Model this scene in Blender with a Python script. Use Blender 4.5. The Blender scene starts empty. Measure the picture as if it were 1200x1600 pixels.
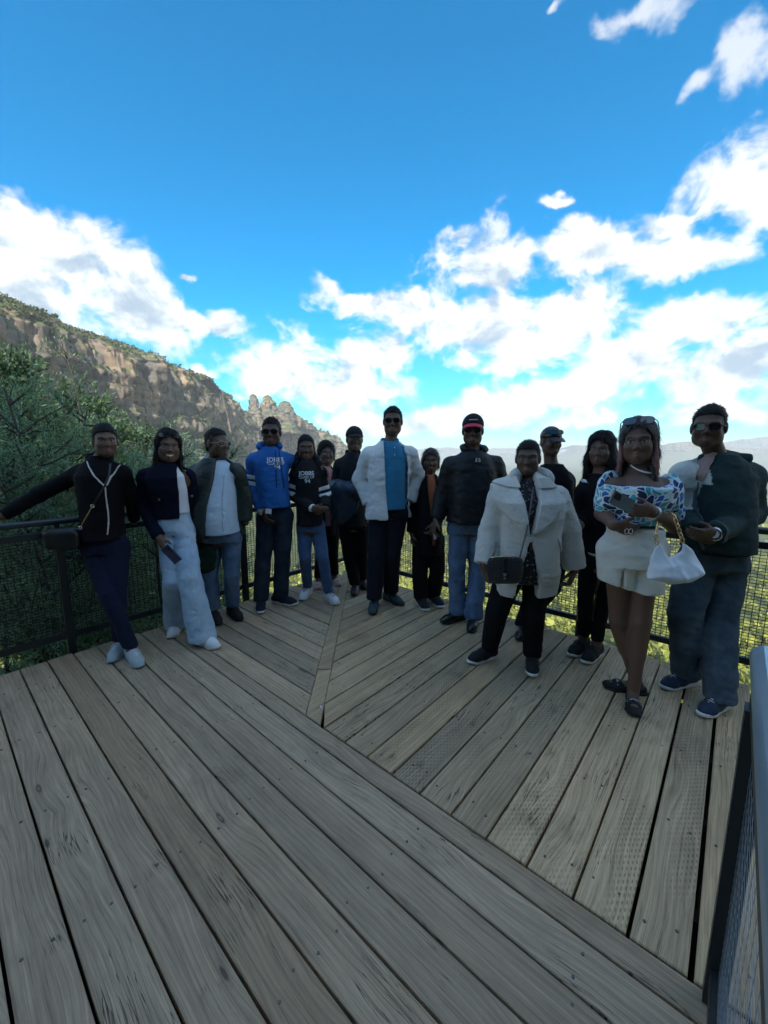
import bpy, bmesh, math, random
import numpy as np
from mathutils import Vector, Matrix
from mathutils.bvhtree import BVHTree

random.seed(7)
RNG = np.random.default_rng(7)
SC = bpy.context.scene
COL = SC.collection

# ------------------------------------------------------------------ camera, sky, sun, exposure
FPX, CX, CY, PITCH, CAMH = 629.0, 600.0, 800.0, math.atan(97 / 629.0), 1.5
cam_data = bpy.data.cameras.new('camera')
cam = bpy.data.objects.new('camera', cam_data)
COL.objects.link(cam)
cam.location = (0, 0, CAMH)
cam.rotation_euler = (math.pi / 2 - PITCH, 0, 0)
cam_data.sensor_fit = 'HORIZONTAL'
cam_data.sensor_width = 36.0
cam_data.lens = 36.0 * FPX / 1200.0
cam_data.clip_start = 0.05
cam_data.clip_end = 40000
SC.camera = cam

SUN_EL, SUN_AZ = math.radians(44), math.radians(187)      # azimuth clockwise from +Y (view direction)
EXPOSURE = 2.25
SC.view_settings.view_transform = 'Standard'
SC.view_settings.look = 'None'
SC.view_settings.exposure = EXPOSURE
SC.view_settings.gamma = 1.0
SC.view_settings.use_curve_mapping = False
try:
    SC.cycles.use_denoising = True
    SC.cycles.use_adaptive_sampling = True
    SC.cycles.adaptive_threshold = 0.02
    SC.cycles.max_bounces = 6
    SC.cycles.diffuse_bounces = 3
    SC.cycles.glossy_bounces = 2
    SC.cycles.transparent_max_bounces = 8
    SC.cycles.volume_bounces = 0
    SC.cycles.sample_clamp_indirect = 4.0
except Exception:
    pass

sun_data = bpy.data.lights.new('sun', 'SUN')
sun_data.energy = 2.05
sun_data.angle = math.radians(0.53)
sun_data.color = (1.0, 0.94, 0.84)
sun = bpy.data.objects.new('sun', sun_data)
COL.objects.link(sun)
sun_dir = Vector((math.sin(SUN_AZ) * math.cos(SUN_EL), math.cos(SUN_AZ) * math.cos(SUN_EL), math.sin(SUN_EL)))
sun.rotation_euler = (-sun_dir).to_track_quat('-Z', 'Y').to_euler()
sun.location = (20, -40, 60)


class Nodes:
    """small helper to write node graphs as expressions"""
    def __init__(self, tree):
        self.t = tree

    def add(self, kind, **kw):
        n = self.t.nodes.new(kind)
        for k, v in kw.items():
            setattr(n, k, v)
        return n

    def put(self, sock, v):
        if v is None:
            return
        if isinstance(v, bpy.types.NodeSocket):
            self.t.links.new(v, sock)
        else:
            if isinstance(v, (tuple, list)) and len(v) == 3 and sock.type == 'RGBA':
                v = (*v, 1.0)
            sock.default_value = v

    def math(self, op, a, b=None, c=None, clamp=False):
        n = self.add('ShaderNodeMath', operation=op, use_clamp=clamp)
        for i, v in enumerate((a, b, c)):
            self.put(n.inputs[i], v)
        return n.outputs[0]

    def vec(self, op, a, b=None, c=None):
        n = self.add('ShaderNodeVectorMath', operation=op)
        for i, v in enumerate((a, b, c)):
            if v is not None:
                if op == 'SCALE' and i == 1:
                    self.put(n.inputs['Scale'], v)
                else:
                    self.put(n.inputs[i], v)
        return n.outputs['Value'] if op in ('LENGTH', 'DISTANCE', 'DOT_PRODUCT') else n.outputs[0]

    def noise(self, vec, scale=5.0, detail=3.0, rough=0.5, dist=0.0, lac=2.0, color=False):
        n = self.add('ShaderNodeTexNoise')
        self.put(n.inputs['Vector'], vec)
        self.put(n.inputs['Scale'], scale)
        self.put(n.inputs['Detail'], detail)
        self.put(n.inputs['Roughness'], rough)
        self.put(n.inputs['Distortion'], dist)
        self.put(n.inputs['Lacunarity'], lac)
        return n.outputs['Color'] if color else n.outputs['Fac']

    def voronoi(self, vec, scale=5.0, feature='F1', rand=1.0, out='Distance'):
        n = self.add('ShaderNodeTexVoronoi', feature=feature)
        self.put(n.inputs['Vector'], vec)
        self.put(n.inputs['Scale'], scale)
        self.put(n.inputs['Randomness'], rand)
        return n.outputs[out]

    def ramp(self, fac, stops, interp='LINEAR'):
        n = self.add('ShaderNodeValToRGB')
        cr = n.color_ramp
        cr.interpolation = interp
        while len(cr.elements) < len(stops):
            cr.elements.new(0.5)
        for e, (p, c) in zip(cr.elements, stops):
            e.position = p
            e.color = (*c, 1.0) if len(c) == 3 else c
        self.put(n.inputs['Fac'], fac)
        return n.outputs['Color']

    def mix(self, fac, a, b, blend='MIX'):
        n = self.add('ShaderNodeMix', data_type='RGBA', blend_type=blend)
        self.put(n.inputs['Factor'], fac)
        self.put(n.inputs['A'] if False else n.inputs[6], a)
        self.put(n.inputs[7], b)
        return n.outputs[2]

    def smooth(self, v, lo, hi):
        n = self.add('ShaderNodeMapRange', interpolation_type='SMOOTHSTEP')
        self.put(n.inputs['Value'], v)
        self.put(n.inputs['From Min'], lo)
        self.put(n.inputs['From Max'], hi)
        return n.outputs['Result']

    def sep(self, v):
        n = self.add('ShaderNodeSeparateXYZ')
        self.put(n.inputs[0], v)
        return n.outputs

    def comb(self, x, y, z):
        n = self.add('ShaderNodeCombineXYZ')
        for i, v in enumerate((x, y, z)):
            self.put(n.inputs[i], v)
        return n.outputs[0]


def world_sky():
    w = bpy.data.worlds.new('World')
    SC.world = w
    w.use_nodes = True
    t = w.node_tree
    t.nodes.clear()
    N = Nodes(t)
    out = N.add('ShaderNodeOutputWorld')
    sky = N.add('ShaderNodeTexSky', sky_type='NISHITA')
    sky.sun_disc = False
    sky.sun_elevation = SUN_EL
    sky.sun_rotation = SUN_AZ
    sky.altitude = 900
    sky.air_density = 1.0
    sky.dust_density = 0.6
    sky.ozone_density = 3.0
    hs = N.add('ShaderNodeHueSaturation')
    hs.inputs['Hue'].default_value = 0.486
    hs.inputs['Saturation'].default_value = 1.74
    hs.inputs['Value'].default_value = 0.58
    N.put(hs.inputs['Color'], sky.outputs[0])
    tc = N.add('ShaderNodeTexCoord')
    d = N.vec('NORMALIZE', tc.outputs['Generated'])
    x, y, z = N.sep(d)
    az = N.math('ARCTAN2', x, y)
    el = N.math('ARCSINE', z)
    # wobble the outline of the cloud banks
    wob = N.vec('SCALE', N.vec('SUBTRACT', N.noise(d, 7.0, 4.0, 0.55, color=True), (0.5, 0.5, 0.5)), 0.16)
    ae = N.vec('ADD', N.comb(az, el, 0.0), N.vec('MULTIPLY', wob, (1.0, 0.8, 0.0)))
    q = None
    for (ca, ce, ra, re) in CLOUDS:
        v = N.vec('LENGTH', N.vec('MULTIPLY_ADD', ae, (1 / ra, 1 / re, 0), (-ca / ra, -ce / re, 0)))
        q = v if q is None else N.math('SMOOTH_MIN', q, v, 0.40)
    bank = N.math('SUBTRACT', 1.0, q)                              # >0 inside a bank
    # beyond the frame broken cumulus goes on, cover raised for whiter fill light, thicker towards the horizon
    cell = N.noise(N.vec('MULTIPLY', d, (1.0, 1.0, 1.9)), 3.1, 2.0, 0.5)
    wide = N.math('MULTIPLY', N.math('SUBTRACT', cell, N.math('ADD', 0.375, N.math('MULTIPLY', el, 0.03))), 5.0)
    inside = N.math('MULTIPLY', N.smooth(N.math('ABSOLUTE', az), 1.05, 0.85), N.smooth(el, 0.95, 0.80))
    wide = N.math('SUBTRACT', wide, N.math('MULTIPLY', inside, 3.0))
    bank = N.math('MAXIMUM', bank, wide)
    bank = N.math('MINIMUM', bank, 0.85)
    dz = N.vec('MULTIPLY', d, (1.0, 1.0, 1.35))
    # billows: rounded cells with finer ones on top
    def billow(p, s, det):
        a = N.noise(p, s, det, 0.60, 0.35)
        b = N.math('ABSOLUTE', N.math('SUBTRACT', N.noise(p, s * 1.7, 3.0, 0.55), 0.5))
        return N.math('SUBTRACT', a, N.math('MULTIPLY', b, 0.34))
    f1 = billow(dz, 10.0, 8.0)
    dens = N.math('ADD', N.math('MULTIPLY', bank, 0.95), N.math('MULTIPLY', N.math('SUBTRACT', f1, 0.425), 2.5))
    dens = N.math('SUBTRACT', dens, N.math('MULTIPLY', N.smooth(el, 0.42, 0.62), 0.30))
    alpha = N.math('MULTIPLY', N.smooth(dens, -0.02, 0.66), N.math('SUBTRACT', 1.0, N.math('MULTIPLY', N.smooth(el, 0.38, 0.60), 0.38)))
    # light on the clouds: bright where a puff stands out towards the sun, grey where more cloud lies above it
    f2 = billow(N.vec('ADD', dz, (0.012, -0.010, 0.034)), 10.0, 5.0)
    f3 = N.noise(N.vec('ADD', dz, (0.03, -0.02, 0.09)), 5.0, 3.0, 0.5)
    lit = N.math('ADD', N.math('MULTIPLY', N.math('SUBTRACT', f1, f2), 2.9), N.math('MULTIPLY', N.math('SUBTRACT', 0.52, f3), 2.2))
    lit = N.math('SUBTRACT', lit, N.math('MULTIPLY', N.smooth(dens, 0.6, 1.5), 0.34))
    lit = N.smooth(lit, -0.78, 0.30)
    ccol = N.ramp(lit, [(0.0, (0.44, 0.55, 0.66)), (0.32, (0.70, 0.78, 0.83)), (0.62, (0.93, 0.945, 0.95)), (1.0, (1.08, 1.06, 1.02))])
    ccol = N.vec('SCALE', ccol, CLOUD_GAIN)
    # thin pale air low over the horizon
    hz = N.smooth(el, 0.34, -0.02)
    base = N.mix(N.math('MULTIPLY', hz, 0.40), N.vec('MULTIPLY', hs.outputs[0], (0.22, 0.98, 1.0)), tuple(c * CLOUD_GAIN for c in (0.36, 0.60, 0.86)))
    colr = N.mix(N.math('MULTIPLY', alpha, 0.97), base, ccol)
    bg = N.add('ShaderNodeBackground')
    N.put(bg.inputs['Color'], colr)
    bg.inputs['Strength'].default_value = SKY_STRENGTH
    t.links.new(bg.outputs[0], out.inputs['Surface'])
    try:
        w.cycles.sampling_method = 'MANUAL'
        w.cycles.sample_map_resolution = 512
    except Exception:
        pass


SKY_STRENGTH = 0.10
CLOUD_GAIN = 2.6
# cloud banks in the sky: azimuth, elevation, half width, half height (radians)
CLOUDS = [
    (-0.685, 0.346, 0.114, 0.066),
    (-0.606, 0.316, 0.140, 0.078),
    (-0.517, 0.267, 0.124, 0.069),
    (-0.677, 0.261, 0.109, 0.062),
    (-0.372, 0.263, 0.098, 0.030),
    (-0.688, 0.390, 0.043, 0.031),
    (-0.416, 0.175, 0.038, 0.023),
    (-0.253, 0.191, 0.128, 0.068),
    (-0.107, 0.154, 0.165, 0.065),
    (0.000, 0.212, 0.091, 0.069),
    (-0.059, 0.330, 0.133, 0.040),
    (0.060, 0.304, 0.104, 0.064),
    (0.203, 0.383, 0.113, 0.075),
    (0.178, 0.288, 0.173, 0.083),
    (0.293, 0.242, 0.192, 0.071),
    (0.422, 0.268, 0.124, 0.066),
    (0.451, 0.371, 0.130, 0.048),
    (0.583, 0.351, 0.112, 0.041),
    (0.388, 0.407, 0.050, 0.042),
    (0.522, 0.202, 0.114, 0.044),
    (0.643, 0.236, 0.116, 0.052),
    (0.553, 0.163, 0.121, 0.054),
    (0.698, 0.141, 0.108, 0.078),
    (0.393, 0.135, 0.137, 0.054),
    (0.257, 0.096, 0.130, 0.043),
    (0.078, 0.066, 0.168, 0.048),
    (-0.062, 0.073, 0.093, 0.033),
    (0.669, 0.064, 0.105, 0.029),
    (0.443, 0.057, 0.089, 0.025),
    (0.669, 0.590, 0.067, 0.057),
    (0.699, 0.432, 0.071, 0.092),
    (0.588, 0.559, 0.031, 0.019),
    (0.496, 0.670, 0.099, 0.032),
    (0.361, 0.714, 0.033, 0.010),
    (0.588, 0.398, 0.055, 0.024),
    (0.159, 0.447, 0.064, 0.027),
    (0.370, 0.480, 0.030, 0.012),
    (-0.417, 0.349, 0.022, 0.010),
]
world_sky()


# ------------------------------------------------------------------ helpers
def unit(v):
    v = np.asarray(v, float)
    return v / (np.linalg.norm(v) + 1e-12)


def ray(px, py):
    x, y = (px - CX) / FPX, -(py - CY) / FPX
    c, s = math.cos(PITCH), math.sin(PITCH)
    return np.array([x, c + y * s, -s + y * c])


def at(px, py, Y):
    """the point of the place seen at a pixel of the photograph, Y metres in front of the camera"""
    d = ray(px, py)
    return d * (Y / d[1]) + np.array([0, 0, CAMH])


def ground_at(px, py, z=0.0):
    d = ray(px, py)
    return d * ((z - CAMH) / d[2]) + np.array([0, 0, CAMH])


def props(o, label=None, cat=None, group=None, kind=None):
    if label: o['label'] = label
    if cat: o['category'] = cat
    if group: o['group'] = group
    if kind: o['kind'] = kind
    return o


def empty(name, loc=(0, 0, 0)):
    o = bpy.data.objects.new(name, None)
    o.empty_display_size = 0.1
    o.location = loc
    COL.objects.link(o)
    return o


def link(name, me, material=None, parent=None, origin=None):
    """links a mesh whose vertices are in world space; origin moves its pivot there"""
    o = bpy.data.objects.new(name, me)
    COL.objects.link(o)
    if material is not None and len(me.materials) == 0:
        me.materials.append(material)
    if origin is not None:
        me.transform(Matrix.Translation(-Vector(origin)))
        o.location = origin
    if parent is not None:
        o.parent = parent
        o.matrix_parent_inverse = Matrix.Translation(-world_loc(parent))
    return o


def world_loc(o):
    v = Vector((0, 0, 0))
    # all parents here are pure translations at build time
    m = Matrix.Identity(4)
    chain = []
    while o is not None:
        chain.append(o)
        o = o.parent
    for c in reversed(chain):
        m = m @ (c.matrix_parent_inverse if c.parent else Matrix.Identity(4)) @ Matrix.Translation(c.location)
    return m.translation


class MB:
    """collects simple shapes into one mesh"""
    def __init__(self):
        self.v, self.f = [], []

    def add(self, verts, faces):
        b = len(self.v)
        self.v.extend([tuple(p) for p in verts])
        self.f.extend([tuple(i + b for i in f) for f in faces])

    def box(self, c, half, ax=None):
        c = np.asarray(c, float)
        ax = np.eye(3) if ax is None else np.asarray(ax, float)
        pts = [c + ax[0] * half[0] * i + ax[1] * half[1] * j + ax[2] * half[2] * k for i in (-1, 1) for j in (-1, 1) for k in (-1, 1)]
        self.add(pts, [(0, 1, 3, 2), (4, 6, 7, 5), (0, 4, 5, 1), (2, 3, 7, 6), (0, 2, 6, 4), (1, 5, 7, 3)])

    def bar(self, a, b, w, h=None, up=(0, 0, 1)):
        a, b = np.asarray(a, float), np.asarray(b, float)
        h = w if h is None else h
        t = unit(b - a)
        s = np.cross(t, up)
        if np.linalg.norm(s) < 1e-4:
            s = np.cross(t, (1, 0, 0))
        s = unit(s)
        u = np.cross(s, t)
        self.box((a + b) / 2, (np.linalg.norm(b - a) / 2, w / 2, h / 2), (t, s, u))

    def tube(self, pts, rad, n=8, closed=False, cap=True):
        pts = [np.asarray(p, float) for p in pts]
        m = len(pts)
        rad = rad if hasattr(rad, '__len__') else [rad] * m
        b = len(self.v)
        s = None
        for i, p in enumerate(pts):
            if closed:
                t = unit(pts[(i + 1) % m] - pts[i - 1])
            else:
                t = unit(pts[min(i + 1, m - 1)] - pts[max(i - 1, 0)])
            if s is None:
                s = np.cross(t, (0, 0, 1))
                if np.linalg.norm(s) < 1e-3:
                    s = np.cross(t, (1, 0, 0))
            s = unit(s - t * np.dot(s, t))
            u = np.cross(t, s)
            for k in range(n):
                a = 2 * math.pi * k / n
                self.v.append(tuple(p + (s * math.cos(a) + u * math.sin(a)) * rad[i]))
        for i in range(m if closed else m - 1):
            j = (i + 1) % m
            for k in range(n):
                k2 = (k + 1) % n
                self.f.append((b + i * n + k, b + i * n + k2, b + j * n + k2, b + j * n + k))
        if cap and not closed:
            self.f.append(tuple(b + k for k in reversed(range(n))))
            self.f.append(tuple(b + (m - 1) * n + k for k in range(n)))

    def mesh(self, name, smooth=False):
        me = bpy.data.meshes.new(name)
        me.from_pydata(self.v, [], self.f)
        if smooth:
            me.polygons.foreach_set('use_smooth', [True] * len(me.polygons))
        me.update()
        return me

    def build(self, name, material, parent=None, smooth=False, origin=None):
        return link(name, self.mesh(name, smooth), material, parent, origin)


def np_mesh(name, V, F, smooth=True, attrs=None):
    """mesh from numpy arrays, F (n,3) or (n,4)"""
    V = np.asarray(V, np.float32)
    F = np.asarray(F, np.int32)
    k = F.shape[1]
    me = bpy.data.meshes.new(name)
    me.vertices.add(len(V))
    me.vertices.foreach_set('co', V.ravel())
    me.loops.add(F.size)
    me.loops.foreach_set('vertex_index', F.ravel())
    me.polygons.add(len(F))
    me.polygons.foreach_set('loop_start', np.arange(len(F), dtype=np.int32) * k)
    me.polygons.foreach_set('loop_total', np.full(len(F), k, np.int32))
    if smooth:
        me.polygons.foreach_set('use_smooth', np.ones(len(F), bool))
    me.update(calc_edges=True)
    me.validate()
    if attrs:
        for nm, arr in attrs.items():
            arr = np.asarray(arr, np.float32)
            if arr.ndim == 1:
                a = me.attributes.new(nm, 'FLOAT', 'POINT')
                a.data.foreach_set('value', arr)
            else:
                a = me.attributes.new(nm, 'FLOAT_COLOR', 'POINT')
                c = np.ones((len(arr), 4), np.float32)
                c[:, :3] = arr
                a.data.foreach_set('color', c.ravel())
    return me


_TAB = np.random.default_rng(3).random((32, 32, 32)).astype(np.float32)


def vnoise(P, seed=0):
    P = np.asarray(P, np.float32) + seed * 7.31
    i = np.floor(P).astype(np.int64)
    f = P - i
    f = f * f * (3 - 2 * f)
    i0 = i & 31
    i1 = (i + 1) & 31
    x0, y0, z0 = i0[..., 0], i0[..., 1], i0[..., 2]
    x1, y1, z1 = i1[..., 0], i1[..., 1], i1[..., 2]
    fx, fy, fz = f[..., 0], f[..., 1], f[..., 2]
    def L(a, b, t): return a + (b - a) * t
    return L(L(L(_TAB[x0, y0, z0], _TAB[x1, y0, z0], fx), L(_TAB[x0, y1, z0], _TAB[x1, y1, z0], fx), fy),
             L(L(_TAB[x0, y0, z1], _TAB[x1, y0, z1], fx), L(_TAB[x0, y1, z1], _TAB[x1, y1, z1], fx), fy), fz)


def fbm(P, octaves=4, seed=0, gain=0.5):
    P = np.asarray(P, np.float32)
    s, a, t = 0.0, 1.0, 0.0
    for o in range(octaves):
        s = s + a * (vnoise(P * (2.03 ** o), seed + o * 3) - 0.5)
        t += a
        a *= gain
    return s / t * 2


MATS = {}


def principled(name, color=(0.5, 0.5, 0.5), rough=0.7, metal=0.0, spec=0.5, vary=0.0, vscale=20.0, bump=0.0, bscale=60.0,
               attr=None, sheen=0.0, trans=0.0, coat=0.0, rand=0.0, bdetail=3.0, bdist=0.01):
    if name in MATS:
        return MATS[name]
    m = bpy.data.materials.new(name)
    m.use_nodes = True
    N = Nodes(m.node_tree)
    b = m.node_tree.nodes['Principled BSDF']
    tc = N.add('ShaderNodeTexCoord').outputs['Object']
    c = color
    if attr:
        a = N.add('ShaderNodeAttribute')
        a.attribute_name = attr
        c = a.outputs['Color']
    if vary:
        n = N.noise(tc, vscale, 4.0, 0.6)
        f = N.math('ADD', 1.0 - vary, N.math('MULTIPLY', n, 2 * vary))
        if isinstance(c, tuple):
            rgb = N.add('ShaderNodeRGB')
            rgb.outputs[0].default_value = (*c, 1)
            c = rgb.outputs[0]
        c = N.vec('SCALE', c, f)
    if rand:
        oi = N.add('ShaderNodeObjectInfo')
        if isinstance(c, tuple):
            rgb = N.add('ShaderNodeRGB')
            rgb.outputs[0].default_value = (*c, 1)
            c = rgb.outputs[0]
        c = N.vec('SCALE', c, N.math('ADD', 1.0 - rand, N.math('MULTIPLY', oi.outputs['Random'], 2 * rand)))
    N.put(b.inputs['Base Color'], c)
    b.inputs['Roughness'].default_value = rough
    b.inputs['Metallic'].default_value = metal
    b.inputs['Specular IOR Level'].default_value = spec
    if sheen:
        b.inputs['Sheen Weight'].default_value = sheen
        b.inputs['Sheen Roughness'].default_value = 0.5
    if coat:
        b.inputs['Coat Weight'].default_value = coat
    if bump:
        n = N.noise(tc, bscale, bdetail, 0.6)
        bp = N.add('ShaderNodeBump')
        bp.inputs['Strength'].default_value = bump
        bp.inputs['Distance'].default_value = bdist
        N.put(bp.inputs['Height'], n)
        N.put(b.inputs['Normal'], bp.outputs[0])
    MATS[name] = m
    return m


def leaf_material(name, c0, c1, scale=3.0, transl=0.35, dry=None):
    m = bpy.data.materials.new(name)
    m.use_nodes = True
    t = m.node_tree
    N = Nodes(t)
    t.nodes.clear()
    out = N.add('ShaderNodeOutputMaterial')
    tc = N.add('ShaderNodeTexCoord').outputs['Object']
    geo = N.add('ShaderNodeNewGeometry')
    n = N.noise(tc, scale, 3.0, 0.6)
    rnd = geo.outputs['Random Per Island']
    f = N.math('ADD', N.math('MULTIPLY', n, 0.9), N.math('MULTIPLY', rnd, 0.5))
    stops = [(0.35, c0), (0.95, c1)]
    if dry:
        stops.append((1.0, dry))
    col = N.ramp(f, stops)
    d = N.add('ShaderNodeBsdfPrincipled')
    N.put(d.inputs['Base Color'], col)
    d.inputs['Roughness'].default_value = 0.6
    d.inputs['Specular IOR Level'].default_value = 0.3
    tr = N.add('ShaderNodeBsdfTranslucent')
    N.put(tr.inputs['Color'], N.vec('MULTIPLY', col, (1.1, 1.25, 0.6)))
    mx = N.add('ShaderNodeMixShader')
    mx.inputs[0].default_value = transl
    t.links.new(d.outputs[0], mx.inputs[1])
    t.links.new(tr.outputs[0], mx.inputs[2])
    t.links.new(mx.outputs[0], out.inputs['Surface'])
    return m


def path_resample(P, n):
    P = np.asarray(P, float)
    d = np.r_[0, np.cumsum(np.linalg.norm(np.diff(P, axis=0), axis=1))]
    s = np.linspace(0, d[-1], n)
    return np.stack([np.interp(s, d, P[:, k]) for k in range(P.shape[1])], 1)


def leaf_cloud(centers, size, ratio=0.35, rng=RNG, droop=0.0, dirs=None):
    """one quad per leaf; centers (n,3), size scalar or (n,)"""
    n = len(centers)
    size = np.broadcast_to(np.asarray(size, float), (n,))[:, None]
    a = rng.normal(size=(n, 3)) if dirs is None else dirs + rng.normal(size=(n, 3)) * 0.55
    a[:, 2] -= droop
    a /= np.linalg.norm(a, axis=1, keepdims=True)
    b = np.cross(a, rng.normal(size=(n, 3)))
    b /= np.linalg.norm(b, axis=1, keepdims=True) + 1e-9
    c = np.asarray(centers, float)
    V = np.stack([c - a * size, c - b * size * ratio, c + a * size, c + b * size * ratio], 1).reshape(-1, 3)
    F = np.arange(4 * n).reshape(n, 4)
    return V, F

# ------------------------------------------------------------------ far setting: valley, cliffs, ridges
def rock_material():
    m = bpy.data.materials.new('sandstone')
    m.use_nodes = True
    N = Nodes(m.node_tree)
    b = m.node_tree.nodes['Principled BSDF']
    geo = N.add('ShaderNodeNewGeometry')
    pos = geo.outputs['Position']
    nz = N.sep(geo.outputs['Normal'])[2]
    strata = N.noise(N.vec('MULTIPLY', pos, (0.006, 0.006, 0.16)), 1.0, 4.0, 0.6)
    streak = N.noise(N.vec('MULTIPLY', pos, (0.10, 0.10, 0.012)), 1.0, 4.0, 0.65)
    blotch = N.noise(N.vec('SCALE', pos, 0.022), 1.0, 4.0, 0.6)
    c1 = N.ramp(strata, [(0.25, (0.075, 0.065, 0.055)), (0.45, (0.20, 0.165, 0.13)), (0.6, (0.30, 0.245, 0.19)), (0.8, (0.17, 0.145, 0.125))])
    c2 = N.ramp(blotch, [(0.45, (0.12, 0.11, 0.10)), (0.60, (0.46, 0.28, 0.15)), (0.74, (0.52, 0.40, 0.28))])
    c = N.vec('MULTIPLY', N.mix(0.5, c1, c2), (0.80, 0.84, 0.88))
    c = N.mix(N.smooth(streak, 0.50, 0.64), c, (0.055, 0.05, 0.045))
    veg = N.noise(N.vec('SCALE', pos, 0.09), 1.0, 5.0, 0.65)
    vf = N.smooth(N.math('ADD', nz, N.math('MULTIPLY', N.math('SUBTRACT', veg, 0.5), 1.5)), 0.34, 0.54)
    green = N.ramp(veg, [(0.3, (0.030, 0.045, 0.018)), (0.7, (0.105, 0.125, 0.055))])
    c = N.mix(vf, c, green)
    N.put(b.inputs['Base Color'], c)
    b.inputs['Roughness'].default_value = 0.95
    b.inputs['Specular IOR Level'].default_value = 0.1
    return m


def ground_material():
    m = bpy.data.materials.new('forest_floor')
    m.use_nodes = True
    N = Nodes(m.node_tree)
    b = m.node_tree.nodes['Principled BSDF']
    pos = N.add('ShaderNodeNewGeometry').outputs['Position']
    big = N.noise(N.vec('SCALE', pos, 0.004), 1.0, 4.0, 0.6)
    fine = N.noise(N.vec('SCALE', pos, 0.12), 1.0, 6.0, 0.7)
    crown = N.voronoi(N.vec('SCALE', pos, 0.09), 1.0)
    f = N.math('ADD', N.math('MULTIPLY', fine, 0.6), N.math('MULTIPLY', N.math('SUBTRACT', 0.8, crown), 0.4))
    c = N.ramp(f, [(0.25, (0.016, 0.024, 0.010)), (0.5, (0.060, 0.085, 0.024)), (0.75, (0.15, 0.165, 0.05))])
    c = N.mix(N.smooth(big, 0.4, 0.65), c, N.vec('MULTIPLY', c, (1.35, 1.2, 0.8)))
    N.put(b.inputs['Base Color'], c)
    b.inputs['Roughness'].default_value = 0.95
    b.inputs['Specular IOR Level'].default_value = 0.1
    return m


ROCK = rock_material()
GROUND = ground_material()


def ground_height(x, y):
    r = np.hypot(x, y)
    z = np.interp(r, [0, 6, 12, 30, 80, 200, 600, 2000, 6000, 20000], [-3.4, -4.0, -9.0, -27, -58, -105, -180, -250, -265, -265])
    left = np.clip((-x - 1.5) / 4.0, 0, 1) * np.exp(-np.maximum(r - 6, 0) / 16.0)
    z = z + left * np.clip(-z - 1.5, 0, 12) * 0.85
    P = np.stack([x, y, np.zeros_like(x)], -1)
    amp = np.clip(r * 0.03, 0.1, 22)
    z = z + amp * fbm(P * 0.006, 4, 2) * 1.2 + np.clip(r * 0.01, 0.0, 1.5) * fbm(P * 0.15, 3, 5)
    # the bank under the deck stays below it
    return np.where(r < 7, np.minimum(z, -1.3), z)


def build_ground():
    nr, nt = 150, 240
    r = np.r_[0.0, np.geomspace(1.5, 15000, nr - 1)]
    t = np.linspace(0, 2 * math.pi, nt, endpoint=False)
    R, T = np.meshgrid(r, t, indexing='ij')
    X, Y = R * np.sin(T), R * np.cos(T)
    Z = ground_height(X, Y)
    V = np.stack([X, Y, Z], -1).reshape(-1, 3)
    i, j = np.meshgrid(np.arange(nr - 1), np.arange(nt), indexing='ij')
    j2 = (j + 1) % nt
    F = np.stack([i * nt + j, i * nt + j2, (i + 1) * nt + j2, (i + 1) * nt + j], -1).reshape(-1, 4)
    o = link('ground', np_mesh('ground', V, F[:, ::-1]), GROUND)
    props(o, kind='structure')


build_ground()


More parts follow.
